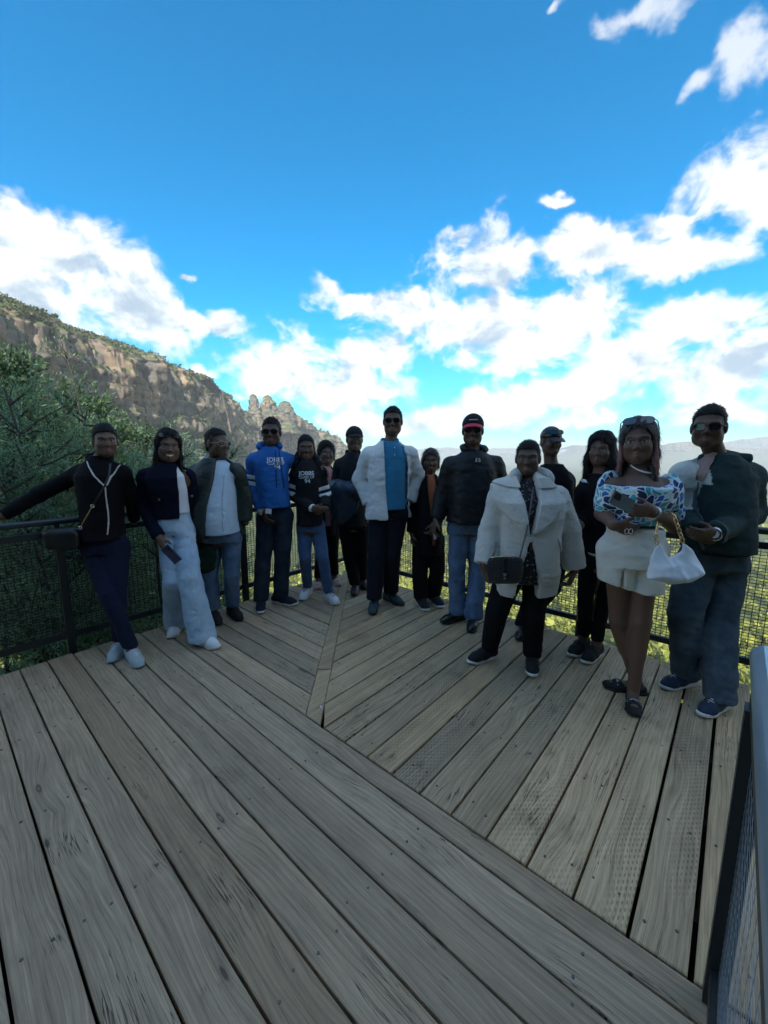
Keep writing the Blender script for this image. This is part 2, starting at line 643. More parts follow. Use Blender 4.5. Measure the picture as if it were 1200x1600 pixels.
def cliff_strip(name, pts, profile, n=420, base_z=-170, amp=1.0, seed=0, origin=None, step=1.0):
    """pts: (px, py, Y) of the skyline; the face looks to the right of the line. profile rows: (metres out, share of height, roughness)"""
    P = np.array([at(*p) for p in pts])
    P = path_resample(P, n)
    # smooth a little
    for _ in range(3):
        P[1:-1] = (P[:-2] + 2 * P[1:-1] + P[2:]) / 4
    T = np.gradient(P[:, :2], axis=0)
    T /= np.linalg.norm(T, axis=1, keepdims=True) + 1e-9
    out = np.stack([T[:, 1], -T[:, 0]], 1)
    for _ in range(12):
        out[1:-1] = (out[:-2] + 2 * out[1:-1] + out[2:]) / 4
    out /= np.linalg.norm(out, axis=1, keepdims=True)
    prof = np.array(profile, float)
    m = 96
    kk = np.linspace(0, len(prof) - 1, m)
    po = np.interp(kk, np.arange(len(prof)), prof[:, 0])
    ph = np.interp(kk, np.arange(len(prof)), prof[:, 1])
    pr = np.interp(kk, np.arange(len(prof)), prof[:, 2])
    top = P[:, 2][:, None]
    Z = base_z + (top - base_z) * ph[None, :]
    tap = np.interp(np.linspace(0, 1, n), [0, 0.62, 0.85, 1.0], [1, 1, 0.12, 0.06])[:, None] * np.ones((1, m))
    tap = np.where(po[None, :] < 0, tap, 1.0)
    XY = P[:, None, :2] + out[:, None, :] * (po[None, :] * tap)[..., None]
    Q = np.concatenate([XY, Z[..., None]], -1)
    big = fbm(Q * np.array([0.014, 0.014, 0.003]), 3, seed + 1)
    mid = fbm(Q * np.array([0.05, 0.05, 0.020]), 4, seed + 4)
    fin = fbm(Q * np.array([0.16, 0.16, 0.09]), 3, seed + 8)
    lay = fbm(Q * np.array([0.004, 0.004, 0.11]), 3, seed + 12)
    crack = np.abs(fbm(Q * np.array([0.035, 0.035, 0.006]), 2, seed + 20))
    disp = (big * 34 + mid * 17 + fin * 6 + lay * 17 - np.clip(0.12 - crack, 0, 1) * 90) * amp
    Q[..., :2] += out[:, None, :] * (disp * pr[None, :])[..., None]
    up = fbm(Q[:, :1] * np.array([0.03, 0.03, 0.0]), 4, seed + 30)[:, :1] * 12 * amp
    Q[..., 2] += up * np.clip(ph[None, :] * 1.3 - 0.3, 0, 1)
    Q[..., 2] += (1 - pr[None, :]) * fin * 3 * amp
    i, j = np.meshgrid(np.arange(n - 1), np.arange(m - 1), indexing='ij')
    F = np.stack([i * m + j, (i + 1) * m + j, (i + 1) * m + j + 1, i * m + j + 1], -1).reshape(-1, 4)
    V = Q.reshape(-1, 3)
    o = link(name, np_mesh(name, V, F, smooth=False), ROCK)
    props(o, kind='structure')
    return V, F


FACE = [(-130, 0.55, 0.0), (-105, 0.92, 0.05), (-70, 1.0, 0.15), (-40, 0.965, 0.3), (0, 0.915, 0.8), (4, 0.88, 1.0), (8, 0.78, 1.0), (12, 0.68, 1.0),
        (20, 0.655, 1.0), (24, 0.57, 1.0), (27, 0.49, 1.0), (34, 0.46, 0.9), (38, 0.40, 0.9), (70, 0.34, 0.6), (130, 0.22, 0.35), (240, 0.0, 0.2)]
cliffA = cliff_strip('cliff', [(-190, 330, 300), (-80, 376, 345), (0, 418, 400), (60, 446, 450), (130, 488, 530), (200, 521, 620), (270, 545, 720), (294, 560, 760),
                               (300, 590, 800), (285, 590, 880), (240, 585, 960)], FACE, n=560, seed=1)
cliffB = cliff_strip('cliff', [(250, 575, 900), (285, 580, 860), (305, 586, 880), (330, 592, 960), (356, 603, 1060), (376, 618, 1150), (389, 640, 1230), (380, 650, 1330), (350, 640, 1450)],
                     FACE, n=360, seed=5, amp=0.9)
FACE2 = [(-110, 0.6, 0.0), (-80, 0.96, 0.05), (-25, 1.0, 0.3), (0, 0.97, 0.9), (6, 0.85, 1.0), (10, 0.70, 1.0), (14, 0.58, 1.0), (40, 0.50, 0.8), (120, 0.33, 0.4), (300, 0.0, 0.2)]
cliffC = cliff_strip('cliff', [(350, 655, 1650), (395, 640, 1500), (425, 640, 1480), (452, 644, 1520), (475, 656, 1640), (500, 670, 1800), (524, 680, 1950), (537, 694, 2060), (543, 712, 2150),
                               (520, 712, 2400)], FACE2, n=420, seed=9, amp=1.25)
MESA = [(-900, 0.8, 0.0), (-300, 1.0, 0.05), (-20, 1.0, 0.3), (0, 0.97, 0.9), (10, 0.80, 1.0), (25, 0.66, 1.0), (120, 0.55, 0.8), (420, 0.25, 0.5), (900, 0.0, 0.2)]
cliff_strip('ridge', [(780, 708, 9000), (870, 712, 8000), (892, 700, 7600), (902, 696, 7500), (955, 697, 7600), (1010, 699, 8200)][::1], [(a, b, c) for a, b, c in MESA], n=260, base_z=-265, seed=13, amp=2.2)
cliff_strip('ridge', [(960, 706, 6800), (1000, 700, 6400), (1030, 696, 6200), (1055, 692, 6000), (1090, 690, 5900), (1115, 694, 6000), (1150, 700, 6300), (1230, 700, 6600)], MESA, n=260, base_z=-265, seed=17, amp=1.8)
cliff_strip('ridge', [(1080, 700, 8600), (1130, 692, 8300), (1160, 686, 8000), (1200, 683, 7800), (1260, 678, 7600), (1330, 680, 7600)], MESA, n=220, base_z=-265, seed=21, amp=2.4)
cliff_strip('ridge', [(500, 712, 11500), (560, 706, 11000), (640, 704, 11000), (690, 699, 10800), (740, 702, 10800), (800, 700, 10800), (880, 703, 11000)], MESA, n=220, base_z=-265, seed=25, amp=2.4)


def rock_pillar(px0, px1, ytop, ybase, Y, label, seed, lean=0.0):
    a, b = at(px0, ytop, Y), at(px1, ytop, Y)
    c = (a + b) / 2
    rad = (b[0] - a[0]) / 2
    zb = at(px0, ybase, Y)[2] - 40
    nz, na = 44, 40
    h = np.linspace(0, 1, nz)
    ang = np.linspace(0, 2 * math.pi, na, endpoint=False)
    Hh, A = np.meshgrid(h, ang, indexing='ij')
    shape = np.interp(Hh, [0, 0.35, 0.55, 0.72, 0.80, 0.88, 0.95, 1.0], [1.9, 1.30, 1.00, 0.86, 0.78, 0.64, 0.40, 0.02])
    Z = zb + (c[2] - zb) * Hh
    X = c[0] + np.cos(A) * rad * shape + lean * rad * Hh
    Yy = c[1] + np.sin(A) * rad * shape * 1.1
    Q = np.stack([X, Yy, Z], -1)
    d = fbm(Q * np.array([0.05, 0.05, 0.016]), 3, seed) * 0.6 + fbm(Q * np.array([0.01, 0.01, 0.10]), 3, seed + 3) * 0.30 + fbm(Q * 0.14, 3, seed + 5) * 0.42
    X = X + np.cos(A) * rad * d * np.minimum(shape, 1)
    Yy = Yy + np.sin(A) * rad * d * np.minimum(shape, 1)
    V = np.stack([X, Yy, Z], -1).reshape(-1, 3)
    i, j = np.meshgrid(np.arange(nz - 1), np.arange(na), indexing='ij')
    j2 = (j + 1) % na
    F = np.stack([i * na + j, i * na + j2, (i + 1) * na + j2, (i + 1) * na + j], -1).reshape(-1, 4)
    o = link('rock_pillar', np_mesh('rock_pillar', V, F, smooth=False), ROCK, origin=(c[0], c[1], zb))
    props(o, label, 'rock pillar', 'sandstone pillars at the end of the cliff')


rock_pillar(389, 405, 615, 650, 1400, 'slim leaning sandstone pillar nearest the vegetated cliff end', 31, -0.25)
rock_pillar(406, 431, 617, 655, 1440, 'tall pointed sandstone pillar, middle one of the three on the ridge', 35)
rock_pillar(431, 457, 626, 660, 1460, 'broad blunt sandstone pillar, rightmost of the three on the ridge', 39, 0.1)

# ---- trees that read as one mass: on the cliffs and in the valley
LEAF_FAR = leaf_material('gum_leaves_far', (0.035, 0.050, 0.020), (0.125, 0.140, 0.060), 0.03, 0.2)
LEAF_VALLEY = leaf_material('gum_leaves_valley', (0.05, 0.075, 0.014), (0.36, 0.37, 0.075), 0.05, 0.35)


def scatter_on(VF, count, rng, nzmin=0.42, zmin=-400):
    V, F = VF
    A, B, C, D = (V[F[:, k]] for k in range(4))
    nrm = np.cross(C - A, D - B)
    area = np.linalg.norm(nrm, axis=1) / 2
    nz = np.abs(nrm[:, 2]) / (2 * area + 1e-9)
    ctr = (A + B + C + D) / 4
    w = area * (nz > nzmin) * (ctr[:, 2] > zmin) / np.maximum(ctr[:, 1], 200) ** 1.6
    w /= w.sum()
    idx = rng.choice(len(F), count, p=w)
    u, v = rng.random((count, 1)), rng.random((count, 1))
    return (A[idx] * (1 - u) + B[idx] * u) * (1 - v) + (D[idx] * (1 - u) + C[idx] * u) * v


def clumps(pts, radius, leaves, leaf, rng, flat=0.8, lift=0.7):
    n = len(pts)
    radius = np.broadcast_to(np.asarray(radius, float), (n,))
    d = rng.normal(size=(n, leaves, 3))
    d /= np.linalg.norm(d, axis=2, keepdims=True)
    rr = rng.random((n, leaves, 1)) ** 0.4
    d = d * rr * radius[:, None, None]
    d[..., 2] *= flat
    c = pts[:, None, :] + d
    c[..., 2] += (radius * lift)[:, None]
    s = np.repeat(radius * leaf, leaves) * rng.uniform(0.6, 1.3, n * leaves)
    return leaf_cloud(c.reshape(-1, 3), s, 0.75, rng)


def join_vf(parts):
    V, F, b = [], [], 0
    for v, f in parts:
        V.append(v); F.append(f + b); b += len(v)
    return np.concatenate(V), np.concatenate(F)


def build_woods():
    rng = np.random.default_rng(11)
    parts = []
    for VF, cnt, zm in ((cliffA, 5200, -60), (cliffB, 2200, -60), (cliffC, 1800, -60)):
        p = scatter_on(VF, cnt, rng, 0.40, zm)
        r = rng.uniform(2.2, 5.0, len(p)) * np.clip(p[:, 1] / 900, 0.75, 1.4)
        parts.append(clumps(p, r, 16, 0.42, rng, 0.85, 0.8))
    V, F = join_vf(parts)
    o = link('cliff_woods', np_mesh('cliff_woods', V, F, False), LEAF_FAR)
    props(o, 'grey green gum woods covering the cliff top and ledges', 'woods', kind='stuff')
    # a thin line of single gums against the sky along the cliff top
    # valley canopy
    parts = []
    for (n, r0, r1, rad, leaves, leaf) in ((650, 26, 75, (1.3, 2.8), 340, 0.075), (1600, 75, 220, (2.2, 4.6), 80, 0.17), (2600, 220, 900, (4, 8), 22, 0.40), (2500, 900, 3500, (10, 20), 10, 0.6)):
        rr = np.sqrt(rng.uniform(r0 ** 2, r1 ** 2, n))
        th = np.radians(rng.uniform(-56, 56, n))
        x, y = rr * np.sin(th), rr * np.cos(th)
        z = ground_height(x, y)
        keep = (z < -3) & ~((x < -9) & (rr < 60))
        p = np.stack([x, y, z], 1)[keep]
        parts.append(clumps(p, rng.uniform(*rad, len(p)), leaves, leaf, rng, 0.8, 0.75))
    V, F = join_vf(parts)
    o = link('valley_forest', np_mesh('valley_forest', V, F, False), LEAF_VALLEY)
    props(o, 'sunlit yellow green forest canopy filling the valley below', 'forest', kind='stuff')


build_woods()


def build_haze():
    mb = MB()
    mb.box((0, 0, -40), (15600, 15600, 330))
    m = bpy.data.materials.new('haze')
    m.use_nodes = True
    t = m.node_tree
    t.nodes.clear()
    N = Nodes(t)
    out = N.add('ShaderNodeOutputMaterial')
    v = N.add('ShaderNodeVolumePrincipled')
    v.inputs['Color'].default_value = (0.86, 0.94, 1.0, 1)
    v.inputs['Density'].default_value = HAZE
    v.inputs['Anisotropy'].default_value = 0.0
    t.links.new(v.outputs[0], out.inputs['Volume'])
    try:
        m.cycles.homogeneous_volume = True
    except Exception:
        pass
    o = mb.build('haze', m)
    props(o, 'thin blue haze lying over the valley and the far cliffs', 'haze', kind='stuff')


HAZE = 1.15e-4
build_haze()

# ------------------------------------------------------------------ the lookout: deck, railings, unseen shade blocks
AZR = math.radians(41.15)
DV = np.array([math.sin(AZR), math.cos(AZR), 0])          # along the boards of the far right part
DW = np.array([math.cos(AZR), -math.sin(AZR), 0])         # along the boards of the near and left part


def vw(v, w, z=0.0):
    return DV * v + DW * w + np.array([0, 0, z])


def wood_material(name, dark, light, incised):
    m = bpy.data.materials.new(name)
    m.use_nodes = True
    N = Nodes(m.node_tree)
    b = m.node_tree.nodes['Principled BSDF']
    tc = N.add('ShaderNodeTexCoord').outputs['Object']
    oi = N.add('ShaderNodeObjectInfo')
    rnd = oi.outputs['Random']
    off = N.comb(N.math('MULTIPLY', rnd, 37.0), N.math('MULTIPLY', rnd, 91.0), N.math('MULTIPLY', rnd, 17.0))
    p = N.vec('ADD', tc, off)
    x, y, z = N.sep(p)
    # knots: sparse points, stretched along the board; the grain bends round them
    kp = N.comb(N.math('MULTIPLY', x, 1.5), N.math('MULTIPLY', y, 6.0), 0.0)
    kd = N.voronoi(kp, 1.0, rand=1.0)
    knot = N.math('MULTIPLY', N.smooth(kd, 0.10, 0.035), N.math('ADD', 0.65, N.math('MULTIPLY', N.math('SINE', N.math('MULTIPLY', kd, 160.0)), 0.35)))
    bend = N.smooth(kd, 0.55, 0.05)
    warp = N.noise(N.vec('MULTIPLY', p, (0.9, 4.0, 1.0)), 1.0, 3.0, 0.5)
    yw = N.math('ADD', y, N.math('ADD', N.math('MULTIPLY', warp, 0.045), N.math('MULTIPLY', bend, 0.035)))
    rings = N.math('SINE', N.math('MULTIPLY', yw, 300.0))
    rings2 = N.math('SINE', N.math('ADD', N.math('MULTIPLY', yw, 720.0), N.math('MULTIPLY', warp, 9.0)))
    fib = N.noise(N.comb(N.math('MULTIPLY', x, 7.0), N.math('MULTIPLY', yw, 260.0), z), 1.0, 4.0, 0.65)
    soft = N.noise(N.comb(N.math('MULTIPLY', x, 1.3), N.math('MULTIPLY', yw, 22.0), z), 1.0, 3.0, 0.6)
    patch = N.noise(N.vec('MULTIPLY', p, (2.4, 3.6, 1.0)), 1.0, 4.0, 0.6)
    g = N.math('ADD', N.math('MULTIPLY', fib, 0.56), N.math('MULTIPLY', soft, 0.38))
    g = N.math('ADD', g, N.math('MULTIPLY', N.math('ADD', N.math('MULTIPLY', rings, 0.5), N.math('MULTIPLY', rings2, 0.3)), 0.075))
    g = N.math('ADD', g, N.math('MULTIPLY', N.math('SUBTRACT', patch, 0.5), 0.30))
    col = N.ramp(g, [(0.14, dark), (0.68, light)])
    tone = N.math('ADD', 0.74, N.math('MULTIPLY', N.math('FRACT', N.math('MULTIPLY', rnd, 7.13)), 0.52))
    col = N.vec('SCALE', col, tone)
    warm = N.math('FRACT', N.math('MULTIPLY', rnd, 13.7))
    col = N.mix(N.math('MULTIPLY', warm, 0.5), col, N.vec('MULTIPLY', col, (1.14, 1.0, 0.78)))
    col = N.mix(N.math('MULTIPLY', knot, 0.9), col, (0.035, 0.028, 0.020))
    # checks: fine dark splits that follow the grain
    ck = N.noise(N.comb(N.math('MULTIPLY', x, 2.3), N.math('MULTIPLY', yw, 85.0), 4.0), 1.0, 2.0, 0.5)
    crack = N.math('MULTIPLY', N.smooth(N.math('ABSOLUTE', N.math('SUBTRACT', ck, 0.5)), 0.016, 0.003), N.smooth(patch, 0.50, 0.62))
    col = N.mix(N.math('MULTIPLY', crack, 0.85), col, (0.02, 0.018, 0.015))
    # old stains, in place on the deck
    wp = N.add('ShaderNodeNewGeometry').outputs['Position']
    st = N.noise(wp, 2.2, 5.0, 0.65)
    col = N.mix(N.math('MULTIPLY', N.smooth(st, 0.52, 0.70), 0.42), col, N.vec('MULTIPLY', col, (0.42, 0.42, 0.45)))
    h = N.math('SUBTRACT', N.math('MULTIPLY', g, 0.9), N.math('ADD', N.math('MULTIPLY', crack, 0.8), N.math('MULTIPLY', knot, 0.2)))
    if incised:
        yy = N.math('MULTIPLY', y, 82.0)
        row = N.math('FLOOR', yy)
        xx = N.math('ADD', N.math('MULTIPLY', x, 34.0), N.math('MULTIPLY', row, 0.37))
        fx = N.math('ABSOLUTE', N.math('SUBTRACT', N.math('FRACT', xx), 0.5))
        fy = N.math('ABSOLUTE', N.math('SUBTRACT', N.math('FRACT', yy), 0.5))
        slot = N.math('MULTIPLY', N.smooth(fx, 0.27, 0.19), N.smooth(fy, 0.24, 0.12))
        mask = N.smooth(N.noise(N.vec('MULTIPLY', p, (1.1, 4.0, 1.0)), 1.0, 2.0, 0.5), 0.48, 0.62)
        slot = N.math('MULTIPLY', slot, mask)
        col = N.mix(N.math('MULTIPLY', slot, 0.42), col, (0.05, 0.045, 0.035))
        h = N.math('SUBTRACT', h, N.math('MULTIPLY', slot, 0.8))
    N.put(b.inputs['Base Color'], col)
    N.put(b.inputs['Roughness'], N.math('ADD', 0.52, N.math('MULTIPLY', fib, 0.28)))
    b.inputs['Specular IOR Level'].default_value = 0.42
    bp = N.add('ShaderNodeBump')
    bp.inputs['Strength'].default_value = 0.75
    bp.inputs['Distance'].default_value = 0.004
    N.put(bp.inputs['Height'], h)
    N.put(b.inputs['Normal'], bp.outputs[0])
    return m


WOOD_L = wood_material('weathered_pine', (0.105, 0.072, 0.045), (0.56, 0.43, 0.29), False)
WOOD_R = wood_material('incised_pine', (0.125, 0.088, 0.048), (0.65, 0.50, 0.315), True)
JOIST = principled('joist_timber', (0.035, 0.03, 0.025), 0.9)

DECK_END_V, DECK_END_W = 3.36, -3.60
mb = MB()
for k in range(11):
    v = -1.2 + k * 0.46
    mb.bar(vw(v, -3.55, -0.16), vw(v, 0.2, -0.16), 0.05, 0.19)
for w in (-3.5, -2.3, -1.1, 0.1):
    mb.bar(vw(-1.35, w, -0.36), vw(3.3, w, -0.36), 0.09, 0.19)
for k in range(20):  # unseen dark slats added below so the board gaps look dark
    mb.bar(vw(-1.3, -3.5 + k * 0.185, -0.31), vw(3.3, -3.5 + k * 0.185, -0.31), 0.17, 0.02)
deck = mb.build('deck', JOIST)
props(deck, kind='structure')


def deck_board(corners_vw, along, mat, thick=0.036):
    """one board from its four corners on the deck; along 'v' or 'w' is the grain direction"""
    zo = random.uniform(-0.0025, 0.0015)
    C = [vw(v, w) for v, w in corners_vw]
    ctr = sum(C) / 4
    X = DV if along == 'v' else DW
    Yd = np.array([-X[1], X[0], 0])
    L = [(np.dot(c - ctr, X), np.dot(c - ctr, Yd)) for c in C]
    a = sum(L[i][0] * L[(i + 1) % 4][1] - L[(i + 1) % 4][0] * L[i][1] for i in range(4))
    if a < 0:
        L = L[::-1]
    e = 0.0035
    ins = []
    for i in range(4):
        p, q, r = np.array(L[i - 1]), np.array(L[i]), np.array(L[(i + 1) % 4])
        d1, d2 = unit(q - p), unit(r - q)
        n1, n2 = np.array([-d1[1], d1[0]]), np.array([-d2[1], d2[0]])
        k = e / max(0.3, 1 + np.dot(n1, n2))
        ins.append(q + (n1 + n2) * k)
    V = [(x, y, -thick) for x, y in L] + [(x, y, -e) for x, y in L] + [(x, y, 0) for x, y in ins]
    F = [(3, 2, 1, 0)] + [(i, (i + 1) % 4, 4 + (i + 1) % 4, 4 + i) for i in range(4)] + [(4 + i, 4 + (i + 1) % 4, 8 + (i + 1) % 4, 8 + i) for i in range(4)] + [(8, 9, 10, 11)]
    me = bpy.data.meshes.new('deck_board')
    me.from_pydata(V, [], F)
    me.materials.append(mat)
    o = bpy.data.objects.new('deck_board', me)
    COL.objects.link(o)
    ang = math.atan2(X[1], X[0])
    o.location = (ctr[0], ctr[1], zo)
    o.rotation_euler = (random.uniform(-0.008, 0.008), random.uniform(-0.0006, 0.0006), ang)
    o.parent = deck
    return o


GAP = 0.0045
M0, M1 = (1.292, -1.66), (3.40, -3.595)                        # the mitre line (v, w)
mdir = unit(np.array([M1[0] - M0[0], M1[1] - M0[1]]))
mnorm = np.array([-mdir[1], mdir[0]])                        # towards larger w


def mitre_w(v, side):
    s = 0.046 * side
    # point on the line offset by s to one side
    p0 = np.array(M0) + mnorm * s
    t = (v - p0[0]) / mdir[0]
    return p0[1] + mdir[1] * t


def mitre_v(w, side):
    p0 = np.array(M0) + mnorm * 0.046 * side
    t = (w - p0[1]) / mdir[1]
    return p0[0] + mdir[0] * t


LP = 0.1494
k = -9
while True:
    v0, v1 = 0.14 + LP * k, 0.14 + LP * (k + 1)
    if v1 > 1.19:
        break
    wl, wr = DECK_END_W + random.uniform(-0.012, 0.012), 0.16
    deck_board([(v0 + GAP, wl), (v1 - GAP, wl), (v1 - GAP, wr), (v0 + GAP, wr)], 'w', WOOD_L)
    k += 1
deck_board([(1.186 + GAP, DECK_END_W), (1.285 - GAP, DECK_END_W), (1.285 - GAP, 0.17), (1.186 + GAP, 0.17)], 'w', WOOD_L)
v = 1.285
while v < 3.36:
    v1 = v + 0.1485
    wa, wb = mitre_w(v + GAP, -1) - 0.004, mitre_w(v1 - GAP, -1) - 0.004
    wl = DECK_END_W + random.uniform(-0.012, 0.012)
    if wb > wl + 0.03:
        deck_board([(v + GAP, wl), (v1 - GAP, wl), (v1 - GAP, wb), (v + GAP, wa)], 'w', WOOD_L)
    v = v1
a0, a1 = np.array(M0) - mnorm * 0.046, np.array(M0) + mnorm * 0.046
ta, tb = (1.285 + GAP - a0[0]) / mdir[0], (1.285 + GAP - a1[0]) / mdir[0]
mid = np.array(M0) + mdir * 0.52
b0, b1 = np.array(M1) - mnorm * 0.046, np.array(M1) + mnorm * 0.046


def mitre_board(c):
    o = deck_board([tuple(p) for p in c], 'v', WOOD_R)
    return o


mitre_board([a0 + mdir * ta, a1 + mdir * tb, mid + mnorm * 0.046, mid - mnorm * 0.046])
mitre_board([mid - mnorm * 0.046 + mdir * 0.005, mid + mnorm * 0.046 + mdir * 0.005, b1, b0])
RP = 0.1605
k = 1
while True:
    w1, w0 = 0.046 + RP * k, 0.046 + RP * (k - 1)
    if w1 < -3.5:
        break
    ve = DECK_END_V + random.uniform(-0.006, 0.006) + (0.03 if k == 0 else 0)
    va, vb = 1.285 + GAP, 1.285 + GAP
    if w1 < -1.60:
        vb = max(va, mitre_v(w1 - GAP, 1) + 0.004)
    if w0 < -1.60:
        va = max(va, mitre_v(w0 + GAP, 1) + 0.004)
    g = GAP * (1.7 if k in (0, 1) else 1)
    if ve > max(va, vb) + 0.02:
        deck_board([(va, w0 + g), (vb, w1 - g), (ve, w1 - g), (ve, w0 + g)], 'v', WOOD_R)
    k -= 1

# screw heads
mb = MB()
def screw(v, w):
    p = vw(v, w, 0.0012)
    a = [p + np.array([math.cos(t), math.sin(t), 0]) * 0.0048 for t in np.linspace(0, 2 * math.pi, 8, endpoint=False)]
    mb.add([*a, *[q - np.array([0, 0, 0.006]) for q in a]], [tuple(range(8))] + [(i, i + 8, (i + 1) % 8 + 8, (i + 1) % 8) for i in range(8)])
k = -2
while 0.14 + LP * (k + 1) < 1.19:
    for wj in np.arange(-3.3, 0.2, 0.62):
        for f in (0.25, 0.75):
            screw(0.14 + LP * (k + f) + random.uniform(-.006, .006), wj + random.uniform(-.02, .02))
    k += 1
for k in range(-21, 3):
    wc = 0.046 + RP * (k - 0.5)
    v0 = max(1.285, mitre_v(wc, 1) if wc < -1.6 else 0)
    for vj in [v0 + 0.10] + list(np.arange(v0 + 0.56, 3.2, 0.5)) + [3.28]:
        for f in (-0.04, 0.04):
            screw(vj + random.uniform(-.02, .02), wc + f + random.uniform(-.006, .006))
v = 1.285
while v < 3.2:
    for f in (0.035, 0.11):
        screw(v + f, mitre_w(v + f, -1) - 0.06)
    v += 0.1485
scr = mb.build('screw_heads', principled('screw_steel', (0.14, 0.14, 0.13), 0.45, 0.8), deck)
props(scr, kind='stuff')

# ---- railings
STEEL_DARK = principled('dark_painted_steel', (0.012, 0.016, 0.017), 0.42, 0.0, 0.5, vary=0.25, vscale=9)
STEEL_RAIL = principled('handrail_steel', (0.030, 0.042, 0.046), 0.30, 0.0, 0.6, vary=0.2, vscale=6)
STEEL_GALV = principled('galvanised_steel', (0.40, 0.50, 0.58), 0.33, 0.75, 0.5, vary=0.16, vscale=14, bump=0.08, bscale=200)
WIRE_DARK = principled('dark_wire', (0.010, 0.013, 0.013), 0.5)
WIRE_GALV = principled('galvanised_wire', (0.30, 0.35, 0.38), 0.4, 0.7)


def railing(label, A, B, zt, zf, zb, posts, rail_mat, wire_mat, cell=(0.034, 0.021), overhang=0.0, rail_r=0.024, wire=0.0036, thick=None):
    thick = thick or wire
    A, B = np.asarray(A, float), np.asarray(B, float)
    root = empty('railing', tuple((A + B) / 2))
    props(root, label, 'railing', 'steel mesh railings round the lookout')
    L = np.linalg.norm(B - A)
    d = (B - A) / L
    up = np.array([0, 0, 1.0])
    mb = MB(); mb.tube([A - d * overhang + up * zt, A + d * L * 0.5 + up * (zt - 0.002), B + up * zt], rail_r, 14)
    mb.build('handrail', rail_mat, root, smooth=True)
    for z in (zf, zb):
        mb = MB(); mb.bar(A + up * z, B + up * z, 0.034, 0.044)
        mb.build('top_rail' if z == zf else 'bottom_rail', STEEL_DARK, root)
    for s in posts:
        p = A + d * s
        mb = MB(); mb.bar(p + up * -0.5, p + up * (zf - 0.024), 0.05, 0.05, d)
        mb.bar(p + up * (zf + 0.022), p + up * (zt - rail_r * 0.6), 0.016, 0.03, d)
        mb.build('post', STEEL_DARK, root)
    mb = MB()
    n = int(L / cell[0])
    nrm = np.cross(d, up)
    for i in range(1, n):
        s = L * i / n
        mb.bar(A + d * s + up * zb, A + d * s + up * zf, thick, wire, d)
    k = int((zf - zb) / cell[1])
    for i in range(1, k):
        z = zb + (zf - zb) * i / k
        mb.bar(A + up * z + nrm * thick * 1.05, B + up * z + nrm * thick * 1.05, thick, wire)
    o = mb.build('wire_mesh', wire_mat, root)
    props(o, kind='stuff')
    return root


corner = vw(3.50, -3.68)
railing('dark steel mesh railing on the left, in front of the bushes', corner, vw(-1.2, -3.68), 0.99, 0.895, 0.12, (0.0, 1.45, 2.9, 4.35), STEEL_RAIL, WIRE_DARK)
railing('dark steel mesh railing along the back right, above the valley', vw(3.50, -3.62), vw(3.50, 1.6), 0.99, 0.895, 0.10, (1.3, 2.75, 4.0, 5.1), STEEL_RAIL, WIRE_DARK)
railing('pale steel railing with wire mesh at the right edge, close by', vw(1.30, 0.098), vw(-1.3, 0.098), 1.0, 0.90, 0.10, (0.03, 1.5), STEEL_GALV, WIRE_GALV, (0.060, 0.024), rail_r=0.030, wire=0.0050, thick=0.0005)

# fascia and a service walkway below the edge of the deck
CONC = principled('sun_pale_timber', (0.42, 0.40, 0.36), 0.85, vary=0.25, vscale=7, bump=0.3, bscale=30)  # pale tone stands in for sunlight on the walkway
walk = empty('service_walkway', tuple(vw(3.95, -0.75, -0.55)))
props(walk, 'pale slatted walkway just below the deck edge behind the railing', 'walkway')
for i in range(4):
    mb = MB(); mb.bar(vw(3.60 + i * 0.105, -1.25, -0.30), vw(3.60 + i * 0.105, -0.35, -0.30), 0.09, 0.03)
    mb.build('slat', CONC, walk)
for w in (-1.2, -0.4):
    mb = MB(); mb.bar(vw(3.52, w, -0.39), vw(3.98, w, -0.39), 0.07, 0.14)
    mb.build('bearer', CONC, walk)
for w in (-1.2, -0.4):
    mb = MB(); mb.bar(vw(3.9, w, -5.5), vw(3.9, w, -0.47), 0.1, 0.1)
    mb.build('post', CONC, walk)

# ---- unseen blocks added behind the camera; the tall one shades the deck from sun
BLOCK_GREY = principled('blocker_grey', (0.42, 0.42, 0.41), 0.8, vary=0.12, vscale=0.6)
BLOCK_DARK = principled('blocker_dark', (0.07, 0.07, 0.07), 0.8, vary=0.12, vscale=0.6)
blocker = empty('shade_blocker', (-3.2, -18.0, -4))
props(blocker, 'unseen blocks added behind the camera to keep the deck in shade', 'shade blocker')
mb = MB(); mb.box((-3.2, -22.1, 9.7), (10.5, 2.6, 15.0), (unit((0.9925, -0.122, 0)), unit((0.122, 0.9925, 0)), (0, 0, 1))); mb.build('blocker_body', BLOCK_GREY, blocker)
mb = MB(); mb.box((1.5, -5.4, 1.6), (11.0, 1.5, 4.6)); mb.build('blocker_body', BLOCK_DARK, blocker)  # low dark block added to hold rear sky light off the group
mb = MB(); mb.box((1.5, -5.1, 6.32), (11.4, 2.1, 0.1)); mb.build('blocker_cap', BLOCK_DARK, blocker)
mb = MB(); mb.box((-3.2, -22.1, 24.85), (11.0, 3.1, 0.14), (unit((0.9925, -0.122, 0)), unit((0.122, 0.9925, 0)), (0, 0, 1))); mb.build('blocker_cap', BLOCK_GREY, blocker)

# ------------------------------------------------------------------ people: distance fields turned into meshes
def axis_coords(lo, hi, h, fine):
    out, x = [], lo
    while x < hi:
        out.append(x)
        st = h
        for a, b, hf in fine:
            if a - st <= x <= b:
                st = min(st, hf)
        x += st
    out.append(x)
    return np.array(out, np.float32)


